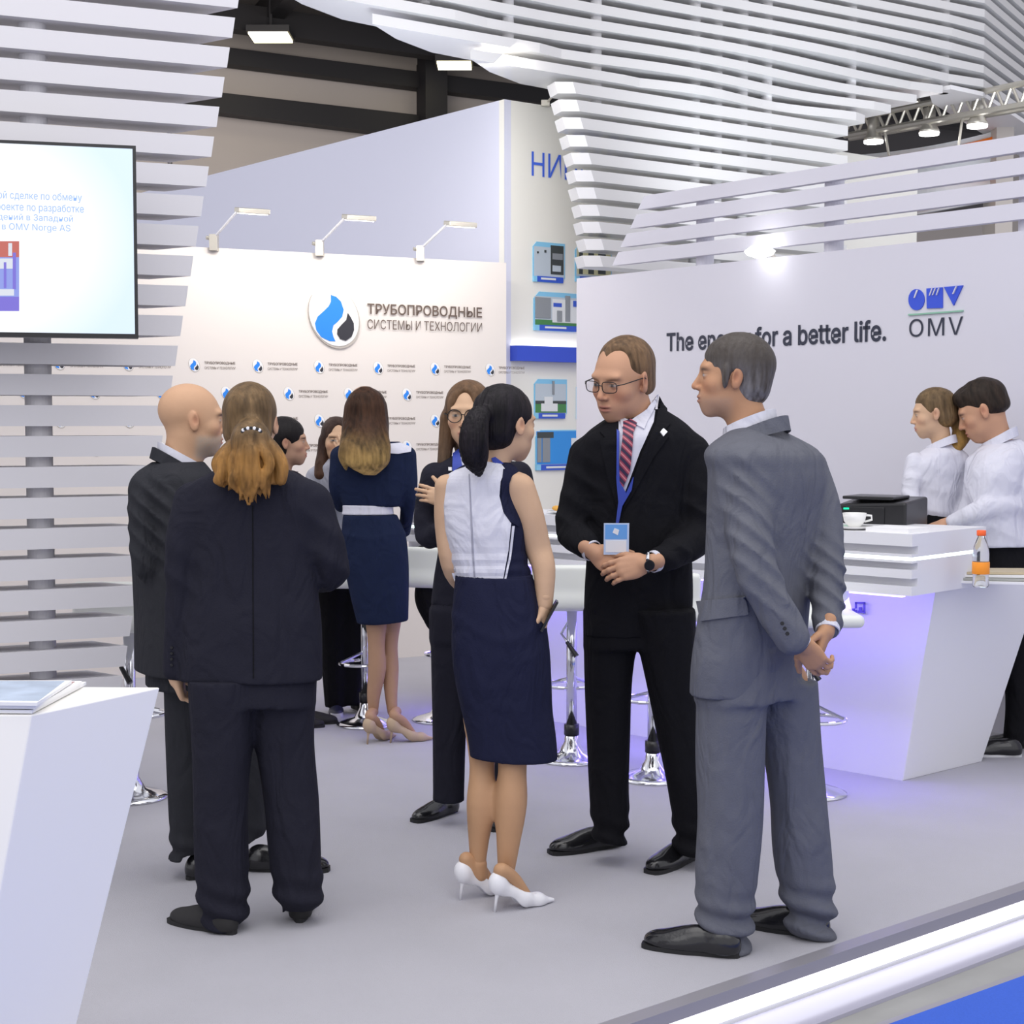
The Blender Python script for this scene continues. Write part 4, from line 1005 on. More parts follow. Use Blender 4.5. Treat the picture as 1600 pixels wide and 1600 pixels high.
# ---------------------------------------------------------------- 1 man in mid grey suit, back three-quarter, hands behind back
def grey_man():
    D = 4.80; org = G(1190, 1490); j = lambda x, y, dd=0: W(x, y, D+dd); r_ = lambda p: p*D/F
    H = Head(1146, 588, D-.0, 126, -86, 2, 0)
    nb = j(1178, 690, .0)
    Wl = j(1252, 1002, -.23); Wr = j(1292, 982, -.13)
    hl = hand(Wl, Vector((.55, .1, -.75)), Vector((-.5,-.85,-.25)), 1, .98, (.45,.5,.6,.7), .05, .3)
    hr = hand(Wr, Vector((-.35, -.35, -.85)), Vector((.85,-.3,-.2)), 1, .95, (.7,.8,.8,.8), .04, .4)
    LG = dict(l=[(1085+0, 1142, 58), (1180, 1140, 57), (1280, 1140, 53), (1370, 1134, 49), (1430, 1132, 43), (1460, 1133, 39), (1487, 1130, 36)],
              r=[(1060, 1215, 62), (1150, 1232, 50), (1250, 1246, 46), (1340, 1254, 46), (1400, 1262, 42), (1440, 1266, 36), (1462, 1264, 36)])
    sk = ckey(SK_T)
    P = person('man in a mid grey suit with short greying hair, hands clasped behind back', org,
        [(H.skin(neckto=nb, nr=.056), .0032), (hl, .0033), (hr, .0033)], skel(D, j(1178, 700), j(1180, 1020), [(j(1145,1080), j(1140,1280,-.05), j(1132,1460,-.08)), (j(1235,1060,.06), j(1250,1250,.08), j(1264,1440,.08))], [(j(1165,740,-.1), j(1180,890,-.17), Wl), (j(1262,735,.12), j(1296,870,.02), Wr)]),
        lambda V: sk(V, H, lips=(.38,.17,.12), brow=(.12,.09,.07), beard=((.36,.28,.24), .35, -.045)))
    hc = lambda V: (np.array((.060,.050,.043))+np.array((.20,.20,.215))*(np.clip(.50-H.loc(V)[:,2]*7, .10, 1)*np.clip(.5+.9*strand(H.loc(V), 170, 4), 0, 1.2))[:, None])
    hp = [H.e((0,-.016,.042), (.083,.106,.093)), H.e((0,-.045,-.015), (.072,.065,.07), .02)]
    hp += [H.e((0,.145,-.02), (.085,.085,.105), .01, '-'), rbox(H.w(0,.095,-.12), np.array((.14,.085,.105))*H.s, H.R, .01, .01, '-'), rbox(H.w(0,-.02,-.175), np.array((.14,.14,.10))*H.s, H.R, .01, .01, '-')]
    for q in (-1, 1): hp += [H.e((q*.09,-.004,-.012), (.03,.026,.036), .006, '-'), H.e((q*.074,.028,.002), (.012,.010,.034), .01)]
    part('hair', hp, .0042, M['hairm'], P, hdisp(H, .0014, 70, 2), hc)
    # jacket
    tk = [(668,1183,36), (684,1184,62), (702,1190,88), (735,1198,93), (790,1196,92), (850,1190,88), (910,1184,86), (970,1176,89), (1030,1168,90), (1080,1160,84)]
    T = SK(D, tk, .62, -48)
    ls = tubes([j(1160,728,-.09), j(1168,800,-.16), j(1184,898,-.22), j(1238,996,-.245)], [.072,.069,.063,.052], .02)
    rs = tubes([j(1262,730,.12), j(1284,800,.08), j(1291,880,.02), j(1294,975,-.10)], [.062,.060,.056,.047], .02)
    for p in ls+rs: p.k = .022
    el1, el2 = j(1190, 880, -.29), j(1300, 880, -.05)
    dsp = add(folds(.004, 14, 3, zs=.45), creases([j(1180,850,-.24), j(1300,880,-.03), j(1160,765,-.2), j(1205,930,-.25), j(1308,940,-.08)], .010, 120, .075, (.75,.2,1)), lambda V: .004*noise(V*np.array([1,1,.12]), 38, 5, 1.2))
    vent = [cut(j(1160, 1081), (.03,0,-1))]
    jk = part('jacket', [T]+ls+rs+vent, .0072, M['grey_suit'], P, dsp)
    jp = [T]+ls+rs
    decal('pocket_flap', jp, dsp, [(1092,940),(1165,932),(1168,960),(1098,971)], M['grey_suit'], jk, .009, 4)
    for x, y in ((1222,974),(1226,982),(1230,990)): o = MB().lathe(j(x, y, -.31), [(.005,0),(.006,.003),(.005,.006)], 10, (0,-1,0)).build('button', M['black'], jk)
    # shirt collar and cuffs
    band('shirt_collar', j(1171,676,.0), .066, .074, -60, .040, M['shirt'], P, tilt=.42, flare=.008)
    band('collar', j(1180,690,.0), .083, .092, -60, .040, M['grey_suit'], jk, tilt=.42, flare=.012)
    cuff(j(1238,995,-.242), j(1250,1009,-.236), .038, P); cuff(j(1294,968,-.10), j(1293,986,-.128), .036, P)
    # trousers
    pv = SK(D, [(985,1176,80), (1040,1172,84), (1090,1168,84)], .7, -48)
    lg = [SK(D, [q+(1.0,) for q in LG['l']], 1, 0, -.05, .03), SK(D, [q+(1.0,) for q in LG['r']], 1, 0, .08, .03)]
    z1 = j(1130, 1494, -.05).z; 
    part('trousers', [pv]+lg, .0085, M['grey_suit'], P, add(folds(.0065, 12, 6, zs=.35), hem(.0, .015, 85, .24, 2), lambda V: -.004*np.abs(np.sin(V[:,0]*30))*sstep(V[:,2], .2, .5)))
    hl_ = G(1152, 1506); shoe('shoe', (hl_.x+.015, hl_.y+.02), -68, M['shoe'], P, .30)
    hr_ = G(1294, 1476); shoe('shoe', (hr_.x+.012, hr_.y+.02), -58, M['shoe'], P, .30)
    return P
# ---------------------------------------------------------------- 2 man in black suit, facing the camera side, looking down left
def black_man():
    D = 5.70; org = G(1000, 1358); j = lambda x, y, dd=0: W(x, y, D+dd); r_ = lambda p: p*D/F
    H = Head(973, 592, D-.04, 123, -137, -13, 4)
    nb = j(996, 672, .02)
    Wr = j(927, 862, -.20); Wl = j(1012, 880, -.26)
    hr = hand(Wr, Vector((.80,-.16,-.50)), Vector((-.25,-.80,.35)), -1, 1.08, (.5,.6,.6,.65), .02, .35, ta=.7)
    hl = hand(Wl, Vector((-.97,-.10,-.22)), Vector((-.05,-.9,.30)), 1, 1.10, (.40,.5,.5,.5), .03, .5, ta=.6)
    sk = ckey(SK_L)
    P = person('tall man in black suit, glasses, red striped tie and badge, hands folded', org,
        [(H.skin(neckto=nb, nr=.058), .0032), (hr, .0033), (hl, .0033)], skel(D, nb, j(995, 960), [(j(950,1000), j(948,1150), j(952,1300)), (j(1040,1000), j(1055,1150), j(1080,1330,-.05))], [(j(918,708), j(905,770,-.02), j(894,826,-.06), j(916,852,-.17), Wr), (j(1080,708), j(1092,770,-.02), j(1090,838,-.05), j(1030,872,-.22), Wl)]),
        lambda V: sk(V, H, brow=(.25,.14,.08), lips=(.42,.17,.13), cheek=.7))
    hc = lambda V: np.array((.16,.095,.050))*(.85+.75*strand(H.loc(V), 170, 4)[:, None])
    hp = [H.e((0,-.020,.044), (.080,.102,.089)), H.e((0,-.045,-.015), (.071,.066,.07), .02)]
    hp += [H.e((0,.125,-.02), (.070,.085,.115), .012, '-'), H.e((-.036,.078,.078), (.022,.042,.028), .03, '-'), H.e((.036,.078,.078), (.018,.036,.024), .03, '-'), rbox(H.w(0,.085,-.115), np.array((.14,.085,.105))*H.s, H.R, .01, .01, '-'), rbox(H.w(0,-.02,-.152), np.array((.14,.14,.10))*H.s, H.R, .01, .02, '-')]
    for q in (-1, 1): hp += [H.e((q*.09,-.004,-.012), (.03,.026,.034), .006, '-')]
    part('hair', hp, .0042, M['hairm'], P, hdisp(H, .0012, 70, 5), hc)
    glasses(H, P, M['frame'], w_=.030, h_=.0165)
    tk = [(640,1004,34,.9,.03), (655,1004,58,.7,.02), (676,1001,84), (705,1000,92), (750,1000,88), (800,1000,84), (860,999,82), (920,998,85), (992,996,85)]
    T = SK(D, tk, .60, -12, .0)
    rs = tubes([j(918,712,0), j(905,770,-.02), j(894,826,-.06), j(916,852,-.17)], [.066,.062,.058,.048], .02)
    ls = tubes([j(1080,708,0), j(1092,770,-.02), j(1090,838,-.05), j(1034,874,-.22)], [.068,.066,.062,.050], .02)
    dsp = add(folds(.003, 13, 9, zs=.5), creases([j(890,815,-.1), j(1095,800,-.08), j(905,760,-.1), j(1060,850,-.2)], .007, 75, .085, (.4,.2,1)))
    # front opening below the button: wedge cut away
    a = j(968, 905, -.25)
    jp = [T]+rs+ls
    Rw = Matrix.Rotation(math.radians(0), 3, 'Z')
    wedge = [cap(j(972, 925, -.22), j(962, 1010, -.22), .012, .055, .01, '-'), cap(j(968, 960, -.2), j(958, 1010, -.2), .03, .06, .02, '-')]
    jk = part('jacket', jp+wedge+[cut(j(1000, 990), (0,0,-1))], .0072, M['black_suit'], P, dsp)
    # shirt front, tie, collar, lapels
    sf = decal('shirt', jp, dsp, [(967,652),(985,668),(1012,640),(1026,622),(1021,660),(1000,705),(978,765),(970,790),(967,760),(966,700)], M['shirt'], P, .004, 4)
    decal('collar', jp+[cap(j(1000,650), j(1000,640,.01), r_(30), r_(27))], None, [(968,652),(985,660),(1010,640),(1026,618),(1024,630),(1006,672),(990,664),(972,670)], M['shirt'], sf, .009, 4)
    M['tie'] = tie_mat()
    decal('tie', jp, dsp, [(974,662),(986,658),(995,664),(989,678),(987,705),(984,735),(974,760),(967,758),(968,720),(973,680)], M['tie'], P, .012, 4)
    decal('lapel', jp, dsp, [(1030,622),(1024,664),(1003,708),(982,765),(972,800),(990,770),(1020,715),(1044,682),(1034,678),(1046,664),(1040,640)], M['black_suit'], jk, .008, 4)
    decal('lapel', jp, dsp, [(958,655),(966,652),(965,700),(966,760),(966,800),(950,745),(938,690),(946,684),(938,676)], M['black_suit'], jk, .008, 4)
    decal('lapel_pin', jp, dsp, [(1035,672),(1041,677),(1035,683),(1030,677)], M['paper'], jk, .013, 3)
    lan = decal('lanyard', jp, dsp, [(964,675),(968,677),(967,720),(968,752),(978,770),(989,745),(986,765),(972,790),(966,822),(962,822),(966,785),(963,745)], M['cord'], P, .016, 4)
    b0 = j(963, 842, -.235); mb = MB(); fr_ = Vector((1, 0, 0)); up = Vector((0,-.12,1)).normalized(); nn = Vector((0,-1,-.12))
    fB = lambda u, v: b0+fr_*u*r_(1)+up*v*r_(1)
    bdg = slabpoly('badge', [([(-19,-24),(19,-24),(19,24),(-19,24)], 0), ([(-17,0),(16,0),(16,22),(-17,22)], 1), ([(-16,-20),(15,-20),(15,-2),(-16,-2)], 2), ([(-6,10),(2,6),(4,14),(-3,17)], 2)], fB, nn, [mat('badge_pale', (.55,.66,.85), .3), mat('badge_blue', (.16,.40,.80), .3), M['paper']], lan, th=.003)
    cuff(j(915,853,-.165), j(926,861,-.197), .038, P); cuff(j(1036,873,-.22), j(1019,878,-.25), .038, P)
    wt = MB(); wp = j(1013, 879, -.27); wt.tube([wp+Vector((0.004*math.cos(t), .032*math.cos(t)+.01, .034*math.sin(t)))for t in [2*math.pi*i/16 for i in range(16)]], .006, 6, closed=True)
    wo = wt.build('wrist_watch', M['chrome'], P); MB().lathe(j(1014, 883, -.305), [(.017,0),(.019,.004),(.018,.008),(.014,.0085)], 16, (.25,-.9,-.1)).build('dial', M['black'], wo)
    pv = SK(D, [(880,996,70), (960,996,78), (1010,996,82)], .62, -12)
    lg = [SK(D, [(950,958,48,1.0), (1050,950,38,1.1), (1150,950,34,1.2), (1230,951,31,1.3), (1275,953,30,1.3), (1312,953,24,1.4)], 1, 0, 0, .02), SK(D, [(950,1035,52,1.0), (1050,1048,42,1.1), (1150,1062,36,1.2), (1230,1076,33,1.3), (1290,1080,28,1.3), (1335,1080,24,1.4)], 1, 0, -.05, .02)]
    part('trousers', [pv]+lg, .0085, M['black_suit'], P, add(folds(.006, 12, 1, zs=.35), hem(.0, .015, 85, .24, 4)))
    h1 = G(972, 1328); shoe('shoe', (h1.x, h1.y+.03), -115, M['shoe'], P, .30)
    h2 = G(1094, 1352); shoe('shoe', (h2.x, h2.y+.08), -140, M['shoe'], P, .30)
    return P
def tie_mat():
    m = mat('red_navy_striped_tie', (.3,.05,.08), .5); nt = m.node_tree; b = nt.nodes['Principled BSDF']; w_ = nt.nodes.new('ShaderNodeTexWave'); w_.bands_direction = 'DIAGONAL'; w_.inputs['Scale'].default_value = 18
    tc = nt.nodes.new('ShaderNodeTexCoord'); nt.links.new(tc.outputs['Object'], w_.inputs[0]); cr = nt.nodes.new('ShaderNodeValToRGB'); cr.color_ramp.interpolation = 'CONSTANT'
    e = cr.color_ramp.elements; e[0].color = (.03,.015,.05,1); e[0].position = 0; e[1].position = .45; e[1].color = (.42,.05,.09,1); n = e.new(.75); n.color = (.12,.02,.06,1); n = e.new(.9); n.color = (.6,.2,.22,1)
    nt.links.new(w_.outputs['Fac'], cr.inputs[0]); nt.links.new(cr.outputs[0], b.inputs['Base Color']); return m
# ---------------------------------------------------------------- pumps
def pump(heelpx, yaw, D, m, parent, ln=.195, hh=.085, ankle=None):
    "heelpx: stiletto tip on the floor"
    h = G(*heelpx); f = Vector((math.sin(math.radians(yaw)), math.cos(math.radians(yaw)), 0)); x = Vector((f.y, -f.x, 0)); z = Vector((0,0,1))
    P = lambda a, b, c: h+x*a+f*b+z*c; R = np.array([A_(x), A_(f), A_(z)]).T
    # upper: heel cup, waist, toe box
    L = [ell(P(0,.012,hh+.012), (.029,.032,.036), R), cap(P(0,.02,hh-.004), P(0,.105,.034), .025, .027, .02), cap(P(0,.10,.028), P(0,.16,.018), .027, .023, .02), cap(P(0,.16,.016), P(0,ln+.022,.010), .020, .006, .02)]
    ft = Vector((f.x*math.cos(.72), f.y*math.cos(.72), -math.sin(.72)))
    # foot opening and flat underside
    L += [cap(P(0,.02,hh+.075), P(0,.115,.082), .034, .030, .008, '-'), cap(P(0,.118,.075), P(0,.140,.052), .024, .014, .006, '-'), cut(P(0,0,.002), (0,0,-1)), cap(P(0,.045,hh-.060), P(0,.10,.004-.022), .028, .024, .006, '-')]
    o = part('shoe', L, .003, m, parent); MB().tube([P(0,.012,hh-.01), P(0,.006,hh*.5), P(0,0,0)], [.011,.0055,.0042], 10).build('stiletto_heel', m, o, smooth=True)
    return P(0,.022,hh+.05), P(0,.115,.045)
# ---------------------------------------------------------------- 3 woman, white and navy dress
def dress_woman():
    D = 5.28; org = G(790, 1408); j = lambda x, y, dd=0: W(x, y, D+dd); r_ = lambda p: p*D/F
    H = Head(791, 662, D+.02, 112, 50, -4, 0, female=True)
    nb = j(768, 740, .0)
    Wr = j(851, 945, -.04); Rh = hand(Wr, Vector((-.05,.15,-1)), Vector((1,-.2,0)), 1, .86, (.4,.5,.6,.7), .03, .5)
    sk = ckey(SK_F); sk2 = ckey((.50,.29,.16))
    tk0 = [(730,764,30,.8), (742,760,52), (775,756,48), (850,762,44)]
    an = [G(735, 1398), G(772, 1425)]
    arms = tubes([j(812,764,-.015), j(826,805,-.01), j(840,855,.0), j(850,890,-.02), Wr], [.052,.050,.044,.038,.027], .02)+tubes([j(698,760,.02), j(697,820,.03), j(710,893,.05), j(745,930,.26)], [.040,.038,.036,.03], .02)
    fk = []
    lg1 = [j(752,1120,.05), j(753,1195,.03), j(751,1255,.0), j(748,1315,0), j(747,1350,0), j(747,1368,0)]
    lg2 = [j(803,1120,-.02), j(801,1195,-.03), j(799,1255,-.05), j(794,1320,-.06), j(791,1362,-.06), j(790,1382,-.06)]
    legs = tubes(lg1, [.062,.042,.047,.034,.026,.026], .05)+tubes(lg2, [.066,.047,.052,.038,.028,.027], .05)
    P = person('woman in a white and navy sleeveless dress and white stilettos, black ponytail', org,
        [(H.skin(neckto=nb, nr=.045), .003), (Rh, .003), (arms+[SK(D, tk0, .55, 15)], .006), (legs, .006)], skel(D, nb, j(775, 1000), []),
        lambda V: np.where((V[:, 2] < .75)[:, None], sk2(V), sk(V, H, lips=(.45,.12,.12), brow=(.03,.02,.02))))
    for k, (px, yw, lg) in enumerate((((719,1406), 62, lg1), ((773,1425), 62, lg2))):
        hp, tp = pump(px, yw, D, M['pumpw'], P)
        V, Q = nets(tubes([Vector(lg[-2]), Vector(lg[-1]), hp+Vector((0,0,.0)), hp.lerp(tp, .5)+Vector((0,0,.012)), tp], [.030,.027,.024,.022,.016], .015), .005)
        obj('foot', V, Q, M['skin'], P, smooth=True, col=sk2(V))
    blk = lambda V: np.array((.0095,.0075,.010))*(1+1.2*np.clip(strand(H.loc(V), 150, 3), -.5, 1)[:, None])
    hp = [H.e((0,-.018,.042), (.083,.106,.094)), H.e((0,-.045,-.02), (.072,.072,.07), .02), H.e((0,.14,-.03), (.088,.085,.118), .01, '-'), rbox(H.w(0,.075,-.13), np.array((.14,.085,.105))*H.s, H.R, .01, .01, '-'), rbox(H.w(0,-.02,-.19), np.array((.14,.14,.10))*H.s, H.R, .01, .01, '-')]
    for q in (-1, 1): hp += [H.e((q*.09,.002,-.012), (.03,.024,.036), .006, '-')]
    pt = [j(762,645,-.06), j(748,652,-.12), j(741,680,-.14), j(742,712,-.13), j(748,738,-.11)]
    hp += tubes(pt, [.018,.036,.047,.044,.014], .02)
    def hd(V):
        q = V-A_(pt[2]); a = np.arctan2(q[:, 0], -q[:, 1]); return hdisp(H, .0012, 60, 2)(V)*(V[:, 0] > A_(pt[0])[0])+.0022*np.sin(a*26+V[:, 2]*16+2*noise(V, 20, 1))*(V[:, 0] <= A_(pt[0])[0])
    hr = part('hair', hp, .0042, M['hairm'], P, hd, blk); part('hair_tie', [cap(j(757,648,-.09), j(754,650,-.10), .022)], .004, M['blackcloth'], hr)
    # bodice + skirt
    bk = [(718,765,22,.8), (728,763,42,.6), (742,757,54), (775,750,56), (820,757,62), (860,763,58), (905,772,59)]
    B = SK(D, bk, .62, 15); sl = []
    wr = add(folds(.0015, 20, 2), lambda V: .0025*np.sin(V[:, 2]*150+2*noise(V, 12, 3, 1))*np.exp(-((V[:, 2]-j(770,885).z)/.06)**2))
    bo = part('dress_bodice', [B], .0065, M['navy2'], P, wr)
    wp = decal('back_panel', [B], wr, [(712,736),(735,728),(760,722),(783,726),(790,735),(782,752),(780,775),(786,800),(798,818),(794,860),(785,912),(712,909),(703,880),(692,830),(688,790),(690,760),(698,744)], M['whitecloth'], bo, .004, 5)
    decal('zip_seam', [B], wr, [(733,742),(734.6,742),(741,860),(744,909),(742,909),(738,860)], mat('seam_grey', (.35,.35,.42), .6), wp, .006, 4)
    decal('armhole_trim', [B], wr, [(786,734),(797,734),(799,744),(793,760),(791,785),(797,803),(811,816),(809,823),(796,815),(787,802),(783,785),(783,760)], M['navy2'], bo, .006, 4)
    decal('side_piping', [B], wr, [(800,822),(803,822),(798,870),(790,910),(787,910),(795,870)], M['whitecloth'], bo, .006, 4)
    sk_ = [(900,772,60), (930,775,66), (965,779,72), (1010,782,76), (1060,786,75), (1110,792,71), (1150,799,69), (1186,803,68)]
    Sk = SK(D, sk_, .70, 12, fx=1.01)
    slit = [cap(j(757,1128,-.26), j(757,1200,-.26), .004, .020, .006, '-'), cap(j(757,1128,-.18), j(757,1200,-.18), .004, .016, .006, '-')]
    sd = add(folds(.002, 11, 5), lambda V: .004*np.exp(-((V[:, 2]-j(780,975).z+.04*np.cos((V[:, 0]-org.x)*14))/.02)**2))
    skt = part('skirt', [Sk]+slit+[cut(j(800, 1186), (-.05,0,-1))], .0075, M['navy2'], P, sd)
    part('waistband', [SK(D, [(897,772,60.5), (905,772,61), (911,773,62.5)], .63, 14)], .005, M['navy2'], skt)
    ph = MB().box(j(858,962,-.06), (.004,.035,.055), Matrix.Rotation(.5, 3, 'Y')); ph.build('mobile_phone', M['black'], label='dark phone held low by the woman in white and navy dress', cat='phone')
    decal('lanyard', H.skin(neckto=nb, nr=.047), None, [(768,716),(774,714),(784,722),(792,731),(788,733),(778,725),(770,722)], M['cord'], P, .004, 3)
    return P
def pumps_(): pass
M['pumpw'] = mat('white_leather', (.80,.80,.84), .35); M['pumpb'] = mat('beige_suede', (.50,.37,.25), .6)
# ---------------------------------------------------------------- 4 woman in dark trouser suit, wavy ponytail, seen from behind
def hairmix(H, base, tip, z0, z1, f=55, seed=1, lo=.6, fl=None):
    base = np.array(base); tip = np.array(tip)
    def c(V):
        q = H.loc(V); t = sstep(-q[:, 2], z0, z1)[:, None]; s = (.5+.9*strand(q, 140, seed))[:, None]
        return (base*(1-t)+tip*t)*(lo+.65*s)*1.0
    return c
def suit_woman():
    D = 4.98; org = G(392, 1460); j = lambda x, y, dd=0: W(x, y, D+dd)
    H = Head(392, 660, D+.02, 118, 4, -2, 0, female=True); nb = j(393, 745)
    Wl = j(274, 1058, .0); hl = hand(Wl, Vector((.25,.35,-.9)), Vector((-.9,-.1,-.2)), 1, .85, (.9,1.0,1.0,1.0), .02, .5)
    sk = ckey(SK_F)
    P = person('woman in dark trouser suit from behind, wavy light brown ponytail with black and white clip', org,
        [(H.skin(neckto=nb, nr=.045), .0045), (hl, .0035)], skel(D, nb, j(393, 1040), [(j(350,1080), j(345,1250), j(350,1430)), (j(440,1080), j(450,1250), j(468,1410))], [(j(300,790), j(285,920), Wl)]), lambda V: sk(V, H))
    pts = [j(394,672,-.12), j(385,700,-.17), j(380,730,-.18), j(388,765,-.17)]
    hp = [H.e((0,-.018,.040), (.083,.106,.092)), H.e((0,-.045,-.02), (.076,.072,.07), .02), H.e((0,.15,-.03), (.088,.085,.118), .01, '-'), rbox(H.w(0,-.01,-.185), np.array((.14,.14,.10))*H.s, H.R, .01, .01, '-')]
    for q in (-1, 1): hp += [H.e((q*.092,.006,-.016), (.03,.024,.030), .006, '-')]
    rnd = random.Random(5); pt = tubes([j(393,668,-.10), j(392,690,-.13), j(392,725,-.14)], [.03,.062,.045], .03)
    for i in range(36):
        u = rnd.uniform(-1, 1); ex = 392+u*50+rnd.uniform(-5, 5); ey = 790-34*abs(u)**1.5-rnd.uniform(0, 16); dd = -.19+.05*abs(u)+rnd.uniform(-.015, .015)
        k1 = rnd.uniform(-9, 9); k2 = rnd.uniform(-11, 11)
        pt += tubes([j(393+u*7, 674, -.14), j(393+u*36+k1*.4, 700, dd+.01), j(393+u*50+k1, 726, dd), j(392+u*46+k2, 750, dd-.005), j(ex, ey, dd+.01)], [.012,.017,.017,.014,.003], .004)
    pc = A_(pts[1])
    def hd(V):
        q = V-pc; a = np.arctan2(q[:, 0], -q[:, 1]+.06); low = sstep(-H.loc(V)[:, 2], .02, .05)
        return hdisp(H, .0012, 60, 2)(V)*(1-low)+low*.002*strand(V, 90, 3, .4)
    hair = part('hair', hp+pt, .0045, M['hairm'], P, hd, hairmix(H, (.20,.125,.060), (.40,.20,.055), .02, .12, lo=.35))
    cl = MB(); c0 = A_(j(393,673,-.205))
    for i in range(9):
        t = math.radians(-80+20*i); cl.lathe(Vector(c0)+Vector((.028*math.sin(t), -.008*math.cos(t), .012*math.cos(t)-.004)), [(.004,-.003),(.0055,0),(.004,.003)], 8, (0,-1,0), mi=i % 2)
    cl.build('hair_clip', [M['black'], M['paper']], hair)
    tk = [(722,394,30,.9), (735,394,58,.75), (752,396,92,.6), (775,398,106), (820,397,104), (870,395,100), (920,395,102), (980,393,109), (1062,391,112)]
    T = SK(D, tk, .56, 0)
    ls = tubes([j(302,785,.0), j(286,850,-.02), j(283,930,-.01), j(274,1046,.0)], [.064,.056,.049,.040], .02)
    rs = tubes([j(488,785,.0), j(508,850,.0), j(516,895,.04), j(470,905,.26)], [.062,.060,.054,.042], .02)
    jp = [T]+ls+rs; dsp = add(folds(.0035, 13, 4, zs=.45), creases([j(520,890,0), j(500,820,-.05), j(285,900,-.04)], .007, 70, .08, (.4,.2,1)))
    jk = part('jacket', jp+[cut(j(391, 1061), (0,0,-1))], .0078, M['navyblk'], P, dsp)
    decal('centre_seam', jp, dsp, [(394,790),(395.5,790),(397,1060),(395,1060)], M['blackcloth'], jk, .0015, 4)
    for i in range(4): MB().lathe(j(268.5,1012+9*i, -.046), [(.004,0),(.005,.002),(.004,.004)], 8, (0,-1,0)).build('button', M['black'], jk)
    pv = SK(D, [(1030,393,88), (1075,394,93), (1100,395,94)], .6, 0)
    lg = [SK(D, [(1060,348,54,1), (1150,348,47,1), (1250,346,42,1), (1350,347,41,1), (1410,350,38,1), (1443,353,31,1)], 1, 0, -.03, .02), SK(D, [(1050,440,54,1), (1150,444,46,1), (1250,455,43,1), (1350,462,40,1), (1400,467,37,1), (1424,467,27,1)], 1, 0, .03, .02)]
    part('trousers', [pv]+lg, .0095, M['navyblk'], P, add(folds(.006, 12, 8, zs=.35), hem(.0, .010, 85, .24, 3)))
    h = G(372, 1471); shoe('shoe', (h.x-.02, h.y+.03), -58, M['suede'], P, .27); h = G(466, 1447); shoe('shoe', (h.x, h.y+.02), -4, M['suede'], P, .27)
# ---------------------------------------------------------------- 5 bald man with grey beard
def bald_man():
    D = 5.52; org = G(330, 1375); j = lambda x, y, dd=0: W(x, y, D+dd)
    H = Head(300, 655, D, 112, 70, -2, 0); nb = j(284, 735)
    sk = ckey(SK_W)
    Wr = j(318, 862, .2)
    P = person('bald man with short grey beard in charcoal suit, standing at the left of the group', org, [(H.skin(neckto=nb, nr=.060), .0032)],
        skel(D, nb, j(285, 1000), [(j(290,1060), j(290,1200), j(292,1340)), (j(370,1050,.1), j(390,1200,.12), j(400,1310,.1))], []), lambda V: sk(V, H, beard=((.40,.36,.31), .75, -.038), brow=(.05,.04,.03), cheek=.6))
    tk = [(722,278,40,.8), (738,272,60,.7), (765,272,72), (800,276,76), (870,280,76), (950,284,77), (1048,288,80)]
    T = SK(D, tk, .7, 60); rs = tubes([j(234,765,-.08), j(232,820,-.12), j(240,888,-.12), j(300,868,.08)], [.070,.066,.060,.045], .02)
    jp = [T]+rs; dsp = add(folds(.0035, 14, 6, zs=.45), creases([j(240,860,-.18), j(232,810,-.16), j(250,780,-.16)], .010, 120, .08, (.7,.2,1)))
    jk = part('jacket', jp+[cut(j(288, 1047), (0,0,-1))], .0078, M['charcoal'], P, dsp)
    band('collar', j(283,738), .078, .090, 72, .034, M['charcoal'], jk, tilt=.60, flare=.014); band('shirt_collar', j(286,731), .068, .080, 72, .044, M['shirt'], P, tilt=.58, flare=.006)
    band('lanyard', j(286,742), .075, .089, 72, .016, M['cord'], P, tilt=.66, flare=.006)
    decal('tie_knot', [ell(j(312,737,-.03), (.02,.02,.02))], None, [(308,732),(315,732),(316,744),(309,744)], M.get('tie', M['burg']), P, .003, 3)
    pv = SK(D, [(1000,288,60), (1070,294,66)], .8, 60)
    lg = [SK(D, [(1030,296,38,1.2), (1150,294,34,1.2), (1250,294,31,1.2), (1335,294,27,1.3)], 1, 0, 0, .02), SK(D, [(1030,345,46,1), (1150,376,36,1.1), (1250,388,26,1.2), (1308,394,21,1.3)], 1, 0, .12, .02)]
    part('trousers', [pv]+lg, .0095, M['charcoal'], P, add(folds(.006, 12, 2, zs=.35), hem(.0, .014, 85, .22, 5)))
    h = G(285, 1385); shoe('shoe', (h.x+.0, h.y+.04), 50, M['shoe'], P, .30); h = G(380, 1366); shoe('shoe', (h.x+.0, h.y+.02), 92, M['shoe'], P, .30)
